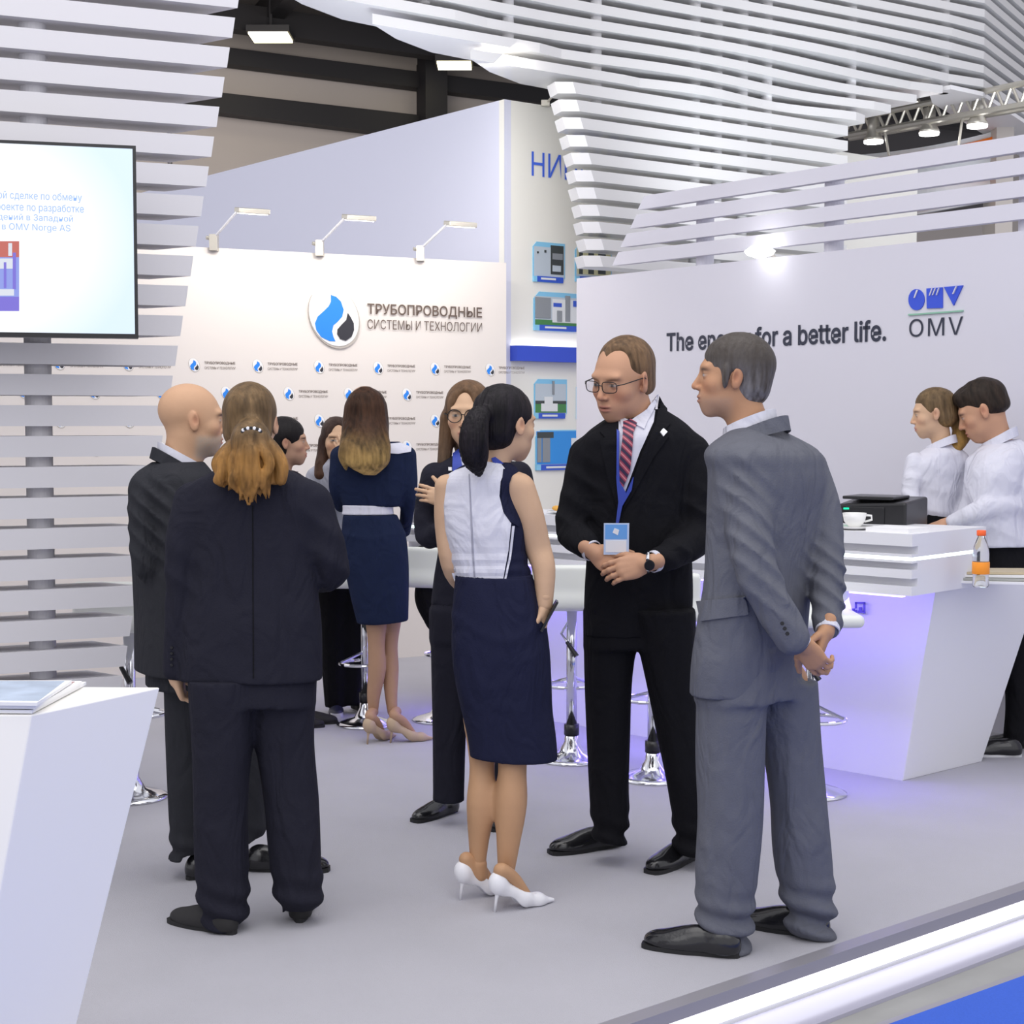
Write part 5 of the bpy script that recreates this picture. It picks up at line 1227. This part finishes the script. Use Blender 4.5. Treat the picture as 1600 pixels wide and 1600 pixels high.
# ---------------------------------------------------------------- 6 woman with glasses
def glasses_woman():
    D = 6.25; org = G(720, 1296); j = lambda x, y, dd=0: W(x, y, D+dd)
    H = Head(731, 648, D, 98, -172, -2, 0, female=True); nb = j(742, 722)
    hd_ = hand(j(702,782,-.13), Vector((-.85,-.1,.25)), Vector((0,-.95,.2)), 1, .85, (.2,.25,.3,.35), .05, .2)
    sk = ckey(SK_F)
    P = person('woman with round glasses and long brown hair in black suit, arms crossed', org, [(H.skin(neckto=nb, nr=.046), .0036), (hd_, .0036)],
        skel(D, nb, j(742, 950), [(j(715,980), j(703,1120), j(700,1250)), (j(768,980), j(770,1120), j(770,1270))], []), lambda V: sk(V, H, brow=(.12,.07,.04), lips=(.5,.17,.15), cheek=.7))
    hp = [H.e((0,-.014,.042), (.087,.108,.095)), H.e((0,-.045,-.03), (.080,.075,.09), .02), H.cp((-.074,.0,-.01), (-.088,.02,-.19), .032, .028, .03), H.cp((.074,.0,-.01), (.088,.02,-.17), .032, .026, .03), H.cp((0,-.05,-.05), (0,-.06,-.18), .07, .05, .03),
          H.e((0,.125,-.030), (.062,.10,.105), .012, '-'), H.e((0,.115,.055), (.030,.07,.048), .025, '-')]
    part('hair', hp, .0042, M['hairm'], P, hdisp(H, .0016, 46, 3), hairmix(H, (.15,.085,.045), (.12,.078,.050), .0, .2, 46))
    glasses(H, P, M['frame'], w_=.031, h_=.024, th=.0018, round_=True)
    tk = [(708,745,30,.9), (722,745,56,.7), (742,745,74), (790,744,66), (850,744,60), (900,743,66), (946,742,70)]
    T = SK(D, tk, .6, 0); rs = tubes([j(680,745,0), j(668,800,-.03), j(672,838,-.08), j(720,815,-.18)], [.058,.054,.050,.042], .02); ls = tubes([j(810,742,0), j(820,800,-.03), j(812,835,-.08), j(750,800,-.17), j(706,784,-.14)], [.056,.054,.05,.044,.036], .02)
    jp = [T]+rs+ls; dsp = add(folds(.003, 14, 8, zs=.5), creases([j(665,830,-.1)], .006, 75, .08, (.4,.2,1)))
    jk = part('jacket', jp+[cut(j(742, 945), (0,0,-1))], .0085, M['navyblk'], P, dsp)
    decal('blouse', jp, dsp, [(715,706),(728,700),(732,735),(726,755),(716,738)], M['shirt'], P, .004, 4); decal('scarf', jp, dsp, [(709,712),(718,704),(724,735),(728,756),(716,748),(708,735)], M['cord'], P, .010, 4)
    decal('lapel_pin', jp, dsp, [(702,731),(707,731),(707,736),(702,736)], M['paper'], jk, .009, 3)
    pv = SK(D, [(900,742,60), (960,742,68), (1000,742,70)], .6, 0)
    lg = [SK(D, [(950,710,38,1), (1050,703,29,1), (1150,701,25,1), (1250,700,24,1)], 1, 0, 0, .02), SK(D, [(950,770,38,1), (1050,770,29,1), (1150,770,25,1), (1265,770,23,1)], 1, 0, -.05, .02)]
    part('trousers', [pv]+lg, .011, M['navyblk'], P, add(folds(.005, 12, 5, zs=.35), hem(.0, .006, 60, .14, 5)))
    h = G(712, 1276); shoe('shoe', (h.x, h.y+.06), -140, M['shoe'], P, .255); h = G(772, 1284); shoe('shoe', (h.x, h.y+.08), 176, M['shoe'], P, .255)
# ---------------------------------------------------------------- 7 woman with ombre hair, back view
def ombre_woman():
    D = 7.92; org = G(600, 1160); j = lambda x, y, dd=0: W(x, y, D+dd)
    H = Head(571, 646, D+.02, 86, 0, -2, 0, female=True); nb = j(573, 705); sk = ckey((.42,.25,.16))
    legs = tubes([j(588,955,.0), j(588,1005,.0), j(589,1045,.0), j(584,1085,0), j(583,1112,0)], [.06,.043,.045,.034,.025], .004)+tubes([j(611,955,.07), j(609,1005,.07), j(610,1045,.07), j(611,1085,.04), j(613,1112,.02)], [.06,.041,.042,.032,.025], .004)
    P = person('woman with long ombre hair in navy skirt suit with white belt, seen from behind', org, [(H.skin(neckto=nb), .008), (legs, .008)], skel(D, nb, j(580, 860), []), lambda V: sk(V, H))
    for hx, hy, yw in ((574, 1163, 35), (610, 1161, 70)):
        hp, tp = pump((hx, hy), yw, D, M['pumpb'], P); V, Q = nets(tubes([j(hx+9, 1112), hp, hp.lerp(tp, .5)+Vector((0,0,.01)), tp], [.027,.026,.023,.015], .015), .006); obj('foot', V, Q, M['skin'], P, smooth=True, col=np.tile((.42,.25,.16), (len(V), 1)))
    K = [(605,571,8,1), (612,571,20,1), (628,571,31,.9), (650,571,35,.9), (680,571,37,.75,-.05), (705,572,38,.6,-.10), (728,574,30,.5,-.12), (743,578,9,.5,-.11)]
    hd = lambda V: .007*strand(V, 60, 2, .1)
    b_, t_ = np.array((.055,.024,.012)), np.array((.52,.34,.12)); z0, z1 = j(571,662).z, j(571,750).z
    def hc(V):
        t = sstep(-V[:, 2]+.03*noise(V, 30, 1), -z0, -z1)[:, None]; s = .85+.9*strand(V, 120, 2, .08)[:, None]; return (b_*(1-t)+t_*t)*s
    part('hair', [SK(D, K, .8, 0, -.03)]+tubes([j(546,690,-.10), j(538,712,-.13), j(541,733,-.12)], [.04,.03,.006], .02), .0055, M['hairm'], P, hd, hc)
    tk = [(690,582,42,.8), (700,583,58,.6), (725,583,61), (760,583,55), (791,582,46)]
    rs = tubes([j(636,712,0), j(640,760,0), j(636,800,.06), j(632,830,.22)], [.045,.040,.034,.03], .02); ls = tubes([j(530,712,0), j(526,760,0), j(533,790,.1)], [.045,.040,.034], .02)
    T = SK(D, tk, .55, 0); jk = part('jacket', [T]+rs+ls, .0095, M['navy'], P, folds(.003, 14, 3))
    decal('shoulder_panel', [T]+rs, None, [(607,694),(625,693),(642,700),(641,706),(622,709),(606,708)], M['whitecloth'], jk, .006, 3)
    part('belt', [SK(D, [(788,575,40), (797,575,39.5), (804,575,41)], .66, 0)], .007, M['whitecloth'], P)
    S_ = SK(D, [(804,578,42), (830,583,49), (870,587,51), (920,592,47), (974,598,40)], .7, 0)
    part('skirt', [S_, cap(j(574,935,-.19), j(574,985,-.19), .003, .012, .006, '-'), cut(j(598, 973), (.09,0,-1))], .009, M['navy'], P, lambda V: .004*np.exp(-((V[:, 2]-j(580,836).z-.01*np.sin(V[:, 0]*20))/.012)**2))
# ---------------------------------------------------------------- 8 woman in light grey blazer facing the camera
def blazer_woman():
    D = 8.65; org = G(540, 1122); j = lambda x, y, dd=0: W(x, y, D+dd)
    H = Head(527, 688, D, 70, 168, 0, 0, female=True); nb = j(527, 728); sk = ckey(SK_F)
    hn = hand(j(540,716,-.16), Vector((-.35,-.1,.9)), Vector((.1,-.95,0)), 1, .85, (.3,.4,.5,.5), .03, .3)
    P = person('woman in light grey blazer and black trousers facing the camera behind the ombre hair', org, [(H.skin(neckto=nb, nr=.045), .0045), (hn, .005)], skel(D, nb, j(535, 900), [(j(522,920), j(525,1000), j(524,1100)), (j(552,920), j(552,1000), j(550,1100))], []),
        lambda V: sk(V, H, brow=(.05,.03,.02), lips=(.5,.15,.14), cheek=.7))
    hp = [H.e((0,-.016,.040), (.085,.104,.092)), H.cp((.07,.0,.0), (.088,.03,-.17), .030, .036, .03), H.cp((-.07,.0,.0), (-.088,.03,-.17), .030, .036, .03), H.cp((0,-.05,-.03), (0,-.05,-.16), .07, .05, .03), H.e((0,.125,-.032), (.060,.10,.100), .012, '-'), H.e((0,.115,.052), (.030,.07,.046), .025, '-')]
    part('hair', hp, .006, M['hairm'], P, lambda V: .004*noise(V, 60, 2), hairmix(H, (.045,.024,.018), (.10,.05,.032), 0, .2))
    T = SK(D, [(716,527,16,1), (724,527,30,.8), (740,526,42), (790,528,38), (840,530,37), (915,534,40)], .6, 0); rs = tubes([j(492,745), j(488,790,-.03), j(498,830,-.08), j(530,760,-.17)], [.05,.046,.042,.03], .02); ls = tubes([j(560,745), j(565,790,-.03), j(555,770,-.15), j(541,722,-.16)], [.05,.046,.04,.03], .02)
    jk = part('jacket', [T]+rs+ls, .011, M['ltgrey'], P, folds(.004, 14, 3)); decal('blouse', [T], None, [(520,728),(530,728),(529,770),(524,770)], M['blackcloth'], P, .004, 4)
    lg = [SK(D, [(905,522,28,1), (1000,521,22,1), (1060,522,18,1), (1104,523,15,1)], 1, 0, -.03, .02), SK(D, [(905,552,28,1), (1000,550,24,1), (1060,549,17,1), (1101,549,14,1)], 1, 0, 0, .02)]
    part('trousers', lg, .012, M['blackcloth'], P, folds(.004, 12, 2))
    h = G(524, 1110); shoe('shoe', (h.x, h.y), 172, mat('navy_sneaker', (.02,.022,.045), .5), P, .25, solem=M['soleW'], sole_th=.025); h = G(553, 1108); shoe('shoe', (h.x, h.y), 150, M['suede'], P, .25, solem=M['soleW'], sole_th=.022)
# ---------------------------------------------------------------- 9 dark-haired person in profile
def profile_person():
    D = 8.3; org = G(455, 1135); j = lambda x, y, dd=0: W(x, y, D+dd)
    H = Head(448, 690, D, 72, 84, 0, 0, female=True); nb = j(440, 740); sk = ckey((.50,.30,.20))
    P = person('dark-haired person in profile, mostly hidden behind the woman in the dark suit', org, [(H.skin(neckto=nb, nr=.045), .005)], skel(D, nb, j(440, 900), [(j(430,930), j(430,1020), j(430,1115)), (j(450,930), j(450,1020), j(450,1115))], []), lambda V: sk(V, H, brow=(.03,.02,.02)))
    hp = scalp(H, .010, .095); part('hair', hp, .006, M['hairm'], P, hdisp(H, .001, 50, 2), lambda V: np.tile((.012,.010,.011), (len(V), 1)))
    T = SK(D, [(735,440,20,1), (745,440,36,.8), (765,440,46), (830,442,42), (900,444,44), (960,444,44)], .65, 60); part('jacket', [T]+tubes([j(425,765,-.1), j(420,830,-.12), j(430,880,-.1), j(468,872,.02)], [.055,.05,.045,.035], .02), .013, M['burg'], P, folds(.004, 14, 3))
    part('trousers', [SK(D, [(940,430,26,1), (1040,430,20,1), (1115,430,16,1)], 1, 0, -.02, .02), SK(D, [(940,454,26,1), (1040,454,20,1), (1115,454,16,1)], 1, 0, .05, .02)], .014, M['blackcloth'], P)
    for x, y in ((430,1140),(452,1134)): h = G(x, y); shoe('shoe', (h.x, h.y), 80, M['suede'], P, .25)
# ---------------------------------------------------------------- 10, 11 staff behind the bar
def staff_woman():
    D = 7.75; org = G(1462, 1175); j = lambda x, y, dd=0: W(x, y, D+dd)
    H = Head(1459, 645, D, 74, -80, -8, 0, female=True); nb = j(1472, 698); sk = ckey(SK_F)
    P = person('young woman in white shirt with blonde ponytail looking down behind the bar', org, [(H.skin(neckto=nb, nr=.044), .004)], skel(D, nb, j(1468, 900), [(j(1455,920), j(1455,1020), j(1455,1150)), (j(1480,920), j(1480,1020), j(1480,1150))], []),
        lambda V: sk(V, H, brow=(.22,.13,.07), lips=(.5,.17,.15), cheek=.6))
    bc = hairmix(H, (.17,.11,.055), (.36,.21,.06), .02, .12, lo=.45)
    hp = [H.e((0,-.016,.042), (.080,.103,.091)), H.e((0,-.045,-.02), (.070,.070,.06), .02), H.e((0,.14,-.02), (.085,.085,.110), .01, '-'), rbox(H.w(0,.075,-.13), np.array((.14,.085,.105))*H.s, H.R, .01, .01, '-'), rbox(H.w(0,-.02,-.175), np.array((.14,.14,.10))*H.s, H.R, .01, .01, '-')]
    for q in (-1, 1): hp += [H.e((q*.09,.002,-.012), (.03,.024,.034), .006, '-')]
    hp += tubes([j(1486,625,.02), j(1502,640,.03), j(1506,665,.03), j(1498,690,.0), j(1484,715,-.06)], [.02,.042,.048,.038,.008], .03)+tubes([j(1500,660,.03), j(1512,680,.03)], [.04,.012], .02)
    hr = part('hair', hp, .005, M['hairm'], P, lambda V: .003*noise(V, 55, 3)+hdisp(H, .001, 50)(V), bc)
    part('hair_band', [cap(j(1484,622,.01), j(1488,628,.015), .020)], .005, M['blackcloth'], hr)
    T = SK(D, [(694,1472,14,1), (702,1472,28,.8), (720,1468,44), (760,1466,44), (800,1466,41), (815,1466,40)], .6, -30)
    rs = tubes([j(1430,722,-.05), j(1423,765,-.1), j(1430,800,-.14)], [.046,.042,.036], .02); ls = tubes([j(1500,722,.0), j(1506,770,.0), j(1500,815,-.06)], [.046,.042,.036], .02)
    dsp = add(folds(.006, 15, 5, zs=.6), creases([j(1466,800,-.1), j(1424,770,-.14)], .007, 60, .12))
    sh = part('shirt', [T]+rs+ls, .009, M['shirt'], P, dsp); band('collar', j(1470,700), .058, .064, -60, .034, M['shirt'], sh, tilt=.5, flare=.014, gap=.5)
    part('apron', [SK(D, [(800,1466,41), (860,1466,43), (940,1466,45), (1000,1466,44)], .62, -30)], .013, M['blackcloth'], P)
    part('trousers', [SK(D, [(960,1455,26,1), (1150,1455,17,1)], 1, 0, 0, .02), SK(D, [(960,1480,26,1), (1150,1480,17,1)], 1, 0, .05, .02)], .015, M['blackcloth'], P)
    for x in (1450, 1478): h = G(x+8, 1178); shoe('shoe', (h.x, h.y), -80, M['suede'], P, .25)
def staff_man():
    D = 7.66; org = G(1575, 1180); j = lambda x, y, dd=0: W(x, y, D+dd)
    H = Head(1536, 641, D, 88, -72, -24, 0); nb = j(1562, 700); sk = ckey(SK_L)
    Wl = j(1476, 818, -.12)
    hd_ = hand(Wl, Vector((-.9,-.2,-.3)), Vector((-.2,-.3,.9)), 1, .95, (.3,.4,.4,.4), .03, .3)
    P = person('young dark-haired man in white shirt leaning over the bar with arm stretched out', org, [(H.skin(neckto=nb, nr=.052), .004), (hd_, .0045)], skel(D, nb, j(1570, 880), [(j(1560,900), j(1580,1000), j(1590,1160)), (j(1600,900), j(1610,1000), j(1615,1160))], []),
        lambda V: sk(V, H, brow=(.04,.025,.02), lips=(.45,.15,.13), cheek=.6))
    hp = [H.e((0,-.016,.046), (.080,.103,.094)), H.e((0,-.042,.0), (.069,.068,.05), .02), H.e((0,.062,.085), (.045,.038,.034), .03), H.e((0,.135,-.028), (.084,.085,.110), .01, '-'), H.e((0,.09,-.03), (.09,.055,.060), .01, '-'), rbox(H.w(0,.085,-.115), np.array((.14,.085,.105))*H.s, H.R, .01, .01, '-'), rbox(H.w(0,-.02,-.138), np.array((.14,.14,.10))*H.s, H.R, .01, .03, '-')]
    for q in (-1, 1): hp += [H.e((q*.09,.0,-.012), (.03,.026,.034), .006, '-')]
    part('hair', hp, .0045, M['hairm'], P, lambda V: .003*noise(V, 90, 3), lambda V: np.array((.026,.017,.012))*(.9+.8*strand(H.loc(V), 160, 2)[:, None]))
    T = SK(D, [(688,1572,20,1), (698,1572,40,.8), (720,1574,58), (760,1570,66), (805,1575,66), (850,1585,62)], .62, -50)
    rs = tubes([j(1600,735,-.1), j(1590,785,-.15), j(1540,795,-.2), j(1488,815,-.14)], [.062,.058,.052,.036], .02); ls = tubes([j(1525,725,.0), j(1520,775,-.05), j(1500,815,-.05)], [.05,.046,.034], .02)
    rs2 = tubes([j(1560,790,-.15), j(1530,820,-.16), j(1500,855,-.15)], [.055,.045,.03], .02)
    dsp = add(folds(.006, 15, 7, zs=.6), creases([j(1590,780,-.2), j(1560,830,-.15)], .008, 60, .12))
    sh = part('shirt', [T]+rs+ls+rs2+[cut(j(1585, 852, 0), (.1,0,-1))], .009, M['shirt'], P, dsp); band('collar', j(1560,694), .070, .076, -70, .042, M['shirt'], sh, tilt=.6, flare=.014, gap=.5)
    part('trousers', [SK(D, [(835,1585,55,.8), (900,1585,56,.8), (980,1590,56,.8)], .8, -50), SK(D, [(940,1570,30,1), (1030,1588,24,1), (1100,1592,20,1), (1165,1582,14,1.2)], 1, 0, -.05, .02), SK(D, [(940,1615,34,1), (1060,1625,24,1), (1165,1625,16,1)], 1, 0, .1, .02)], .011, M['blackcloth'], P, folds(.004, 12, 3))
    h = G(1592, 1186); shoe('shoe', (h.x+.03, h.y+.02), -82, M['shoe'], P, .29, solem=M['soleW']); h = G(1640, 1172); shoe('shoe', (h.x, h.y), -75, M['shoe'], P, .29)
PEOPLE = [grey_man, black_man, dress_woman, suit_woman, bald_man, glasses_woman, ombre_woman, blazer_woman, profile_person, staff_woman, staff_man]
# ================================================================== SMALLER THINGS
M['seatw'] = mat('white_seat_shell', (.78,.80,.76), .3); M['glass'] = mat('clear_plastic', (.95,.97,1), .05, trans=.95, spec=.5); M['caporange'] = mat('orange_cap', (.95,.13,.02), .4); M['labor'] = mat('orange_label', (1,.33,.02), .5)
def stool(px, py, label, yaw=0, ring=True, seat=True, rw=.155):
    b = G(px, py); t = empty('bar_stool', b, label, 'bar stool', 'chrome bar stools by the counter')
    MB().lathe(b, [(rw,0),(rw,.008),(rw*.85,.018),(rw*.4,.04),(.05,.06),(.034,.09),(.034,.12)], 40).build('base', M['chrome'], t, smooth=True)
    MB().lathe(b+Vector((0,0,.12)), [(.036,0),(.036,.05)], 20).build('collar', M['black'], t, smooth=True)
    MB().lathe(b, [(.025,.17),(.025,.74)], 20).build('pole', M['chrome'], t, smooth=True)
    fr = MB(); c = b+Vector((0,.0,.34)); y = math.radians(yaw); f = Vector((math.sin(y), math.cos(y), 0)); x = Vector((f.y, -f.x, 0))
    fr.tube([c+f*.10+x*.125*math.cos(a)+f*.11*math.sin(a) for a in [2*math.pi*i/24 for i in range(24)]], .009, 8, closed=True).tube([c+Vector((0,0,.05)), c+f*.1+x*.12+Vector((0,0,.0))], .008, 6).tube([c+Vector((0,0,.05)), c+f*.1-x*.12], .008, 6)
    fr.build('footrest', M['chrome'], t)
    lv = MB().tube([b+Vector((.01,0,.70)), b+Vector((-.05,-.02,.60)), b+Vector((-.02,-.05,.56))], .006, 8).build('lever', M['chrome'], t)
    MB().tube([b+Vector((-.025,-.045,.565)), b+Vector((.02,-.07,.50))], [.009,.013], 10).build('lever_grip', M['black'], lv)
    if seat:
        L = [rbox(b+Vector((0,0,.76)), (.19,.18,.028), rotm(yaw), .026, .02), rbox(b-f*.16+Vector((0,0,.835)), (.19,.022,.10), rotm(yaw), .02, .05)]
        part('seat', L, .009, M['seatw'], t)
    return t
stool(893, 1187, 'chrome bar stool with white seat between the dress woman and black-suited man', 0)
stool(1020, 1216, 'chrome bar stool seen between the legs of the black-suited man', 0, seat=True)
stool(1266, 1240, 'bar stool half hidden behind the trousers of the grey-suited man', 180)
stool(572, 1132, 'bar stool behind the legs of the ombre-haired woman', 180)
stool(690, 1125, 'bar stool with a black coat on it beside the navy skirt', 20)
stool(205, 1246, 'bar stool base poking out behind the faceted desk at left', 0)
# coat on the stool
c = G(690, 1125); cx = W(672, 860, c.y)
coat = part('black_coat', [ell(W(668, 880, c.y-.02), (.10,.12,.10)), ell(W(672, 925, c.y-.03), (.085,.12,.13), None, .05), ell(W(682, 960, c.y-.03), (.07,.1,.10), None, .05)], .009, M['blackcloth'], None, folds(.014, 22, 3), label='crumpled black coat lying over a bar stool beside the navy skirt'); tag(coat, cat='coat')
# bottle on the side desk
p = G(1532, 917, zd); p.z = zd
k = 2500/p.y; s_ = 88/k/.235
bt = empty('water_bottle', p, 'clear plastic drink bottle with orange cap and orange label on the side desk', 'bottle')
MB().lathe(p, [(.030*s_,0),(.034*s_,.008*s_),(.032*s_,.05*s_),(.034*s_,.06*s_),(.034*s_,.14*s_),(.030*s_,.17*s_),(.017*s_,.205*s_),(.0145*s_,.21*s_),(.0145*s_,.222*s_)], 28).build('bottle_body', M['glass'], bt, smooth=True)
MB().lathe(p, [(.0355*s_,.055*s_),(.036*s_,.056*s_),(.036*s_,.105*s_),(.0355*s_,.106*s_)], 28).build('label', M['labor'], bt, smooth=True)
MB().lathe(p, [(.018*s_,.215*s_),(.019*s_,.218*s_),(.019*s_,.236*s_),(.017*s_,.238*s_)], 28).build('cap', M['caporange'], bt, smooth=True)
for i in range(4):
    b = G(1553, 910-0*i, zd); b.y += .02
    o = MB().box(b+Vector((-.01+.012*i, .02*i, .006+.012*i)), (.15,.10,.005), Matrix.Rotation(-.25+.06*i, 3, 'Z')); o.build('brochure', [M['paper'], mat('brochure_grey', (.35,.36,.34), .5), M['paper'], mat('brochure_tan', (.5,.42,.28), .5)][i], label=['brochure at the bottom of the pile behind the orange-capped bottle', 'grey brochure second from the bottom of the pile by the bottle', 'white brochure just under the top one by the bottle', 'tan brochure on top of the pile behind the bottle'][i], cat='brochure', group='brochures on the side desk')
# back cabinet with the black machine, tray, cup
cbt = 1.09; q0 = W(1296, 828, 7.35); q1 = W(1416, 828, 7.15); dn = Vector((-(q1-q0).y, (q1-q0).x, 0)).normalized()
MB().ext([q0, q1, q1+dn*.45, q0+dn*.45], 0, cbt).build('back_cabinet', M['white'], label='white cabinet behind the bar carrying the black machine', cat='cabinet')
mt = empty('coffee_machine', q0.lerp(q1, .6), 'black glossy coffee machine with green light behind the bar', 'machine'); u = (q1-q0).normalized(); u.z = 0
m0 = Vector((q0.x, q0.y, cbt))+u*.02+dn*.05; m1 = Vector((q1.x, q1.y, cbt))-u*.02+dn*.05
o = MB().hexa([m0, m1, m1+dn*.3, m0+dn*.3], [m0+Vector((0,0,.12)), m1+Vector((0,0,.135)), m1+dn*.3+Vector((0,0,.15)), m0+dn*.3+Vector((0,0,.15))]).build('casing', M['black'], mt); bevel(o, .012, 3)
bevel(MB().ext([m0+u*.04-dn*.006, m1-u*.1-dn*.006, m1-u*.1, m0+u*.04], cbt+.03, cbt+.11).build('front_panel', M['black'], mt), .003)
MB().box(m0+u*.045-dn*.012+Vector((0,0,.10)), (.012,.004,.004)).build('indicator_light', mat('green_led', (0,.5,.2), .4, emit=(0,.8,.35), es=1.2), mt)
o = MB().ext([m0+u*.02, m1-u*.06, m1-u*.06+dn*.22, m0+u*.02+dn*.22], cbt+.143, cbt+.158).build('lid', M['black'], mt); bevel(o, .005)
cp = bw(on(BL, 1316, 826)[0], .10, zA); t = empty('coffee_cup', cp, 'white porcelain cup on its saucer at the far side of the bar', 'cup')
MB().lathe(cp, [(.025,.012),(.03,.017),(.045,.036),(.052,.072),(.050,.072),(.043,.036),(.025,.022)], 32).build('bowl', M['porcelain'], t, smooth=True)
MB().lathe(cp, [(.036,0),(.06,.005),(.082,.014),(.080,.016),(.036,.010)], 32).build('saucer', M['porcelain'], t, smooth=True)
MB().tube([cp+Vector((.050,0,.062)), cp+Vector((.073,0,.060)), cp+Vector((.075,0,.042)), cp+Vector((.044,0,.034))], .005, 8).build('handle', M['porcelain'], t, smooth=True)
a = bw(on(BL, 1345, 830)[0], .04, zA); b = bw(on(BL, 1412, 832)[0], .04, zA); n_ = -BN
MB().ext([a, b, b+n_*.18, a+n_*.18], zA, zA+.018).build('tray', M['paper'], label='flat pale grey tray on the bar beside the cup', cat='tray')
sn = bw(on(BL, 860, 795)[0], .14, zA); t = empty('snack_plate', sn, 'white plate of golden pastries on the bar behind the dress woman', 'plate')
MB().lathe(sn, [(.05,0),(.11,.012),(.108,.015),(.05,.006)], 28).build('plate', M['porcelain'], t, smooth=True)
gp = mat('golden_pastry', (.72,.38,.07), .6)
for i in range(5): part('pastry', [ell(sn+Vector((-.06+.03*i, .01*(i % 2), .028)), (.026,.018,.014))], .006, gp, t)
# small square emblem on the violet bar front
e1 = on(((cb0.x, cb0.y), BD), 1345, 948)
fc = lambda px, py: PL(px, py, (ct.x+(cb0.x-ct.x)*.08, ct.y+(cb0.y-ct.y)*.08), BD)+BN*.02
bars = MB()
for (x0, y0, x1, y1) in ((1340,940,1356,943),(1353,940,1356,958),(1340,940,1343,950),(1331,950,1340,954),(1338,952,1343,958),(1346,948,1351,953),(1344,953,1354,957)):
    A = [fc(x0,y1), fc(x1,y1), fc(x1,y0), fc(x0,y0)]; bars.hexa(A, [v+BN*.004 for v in A])
bars.build('emblem', mat('violet_emblem', (.12,.1,.4), .5), bar)
for fn in PEOPLE: fn()
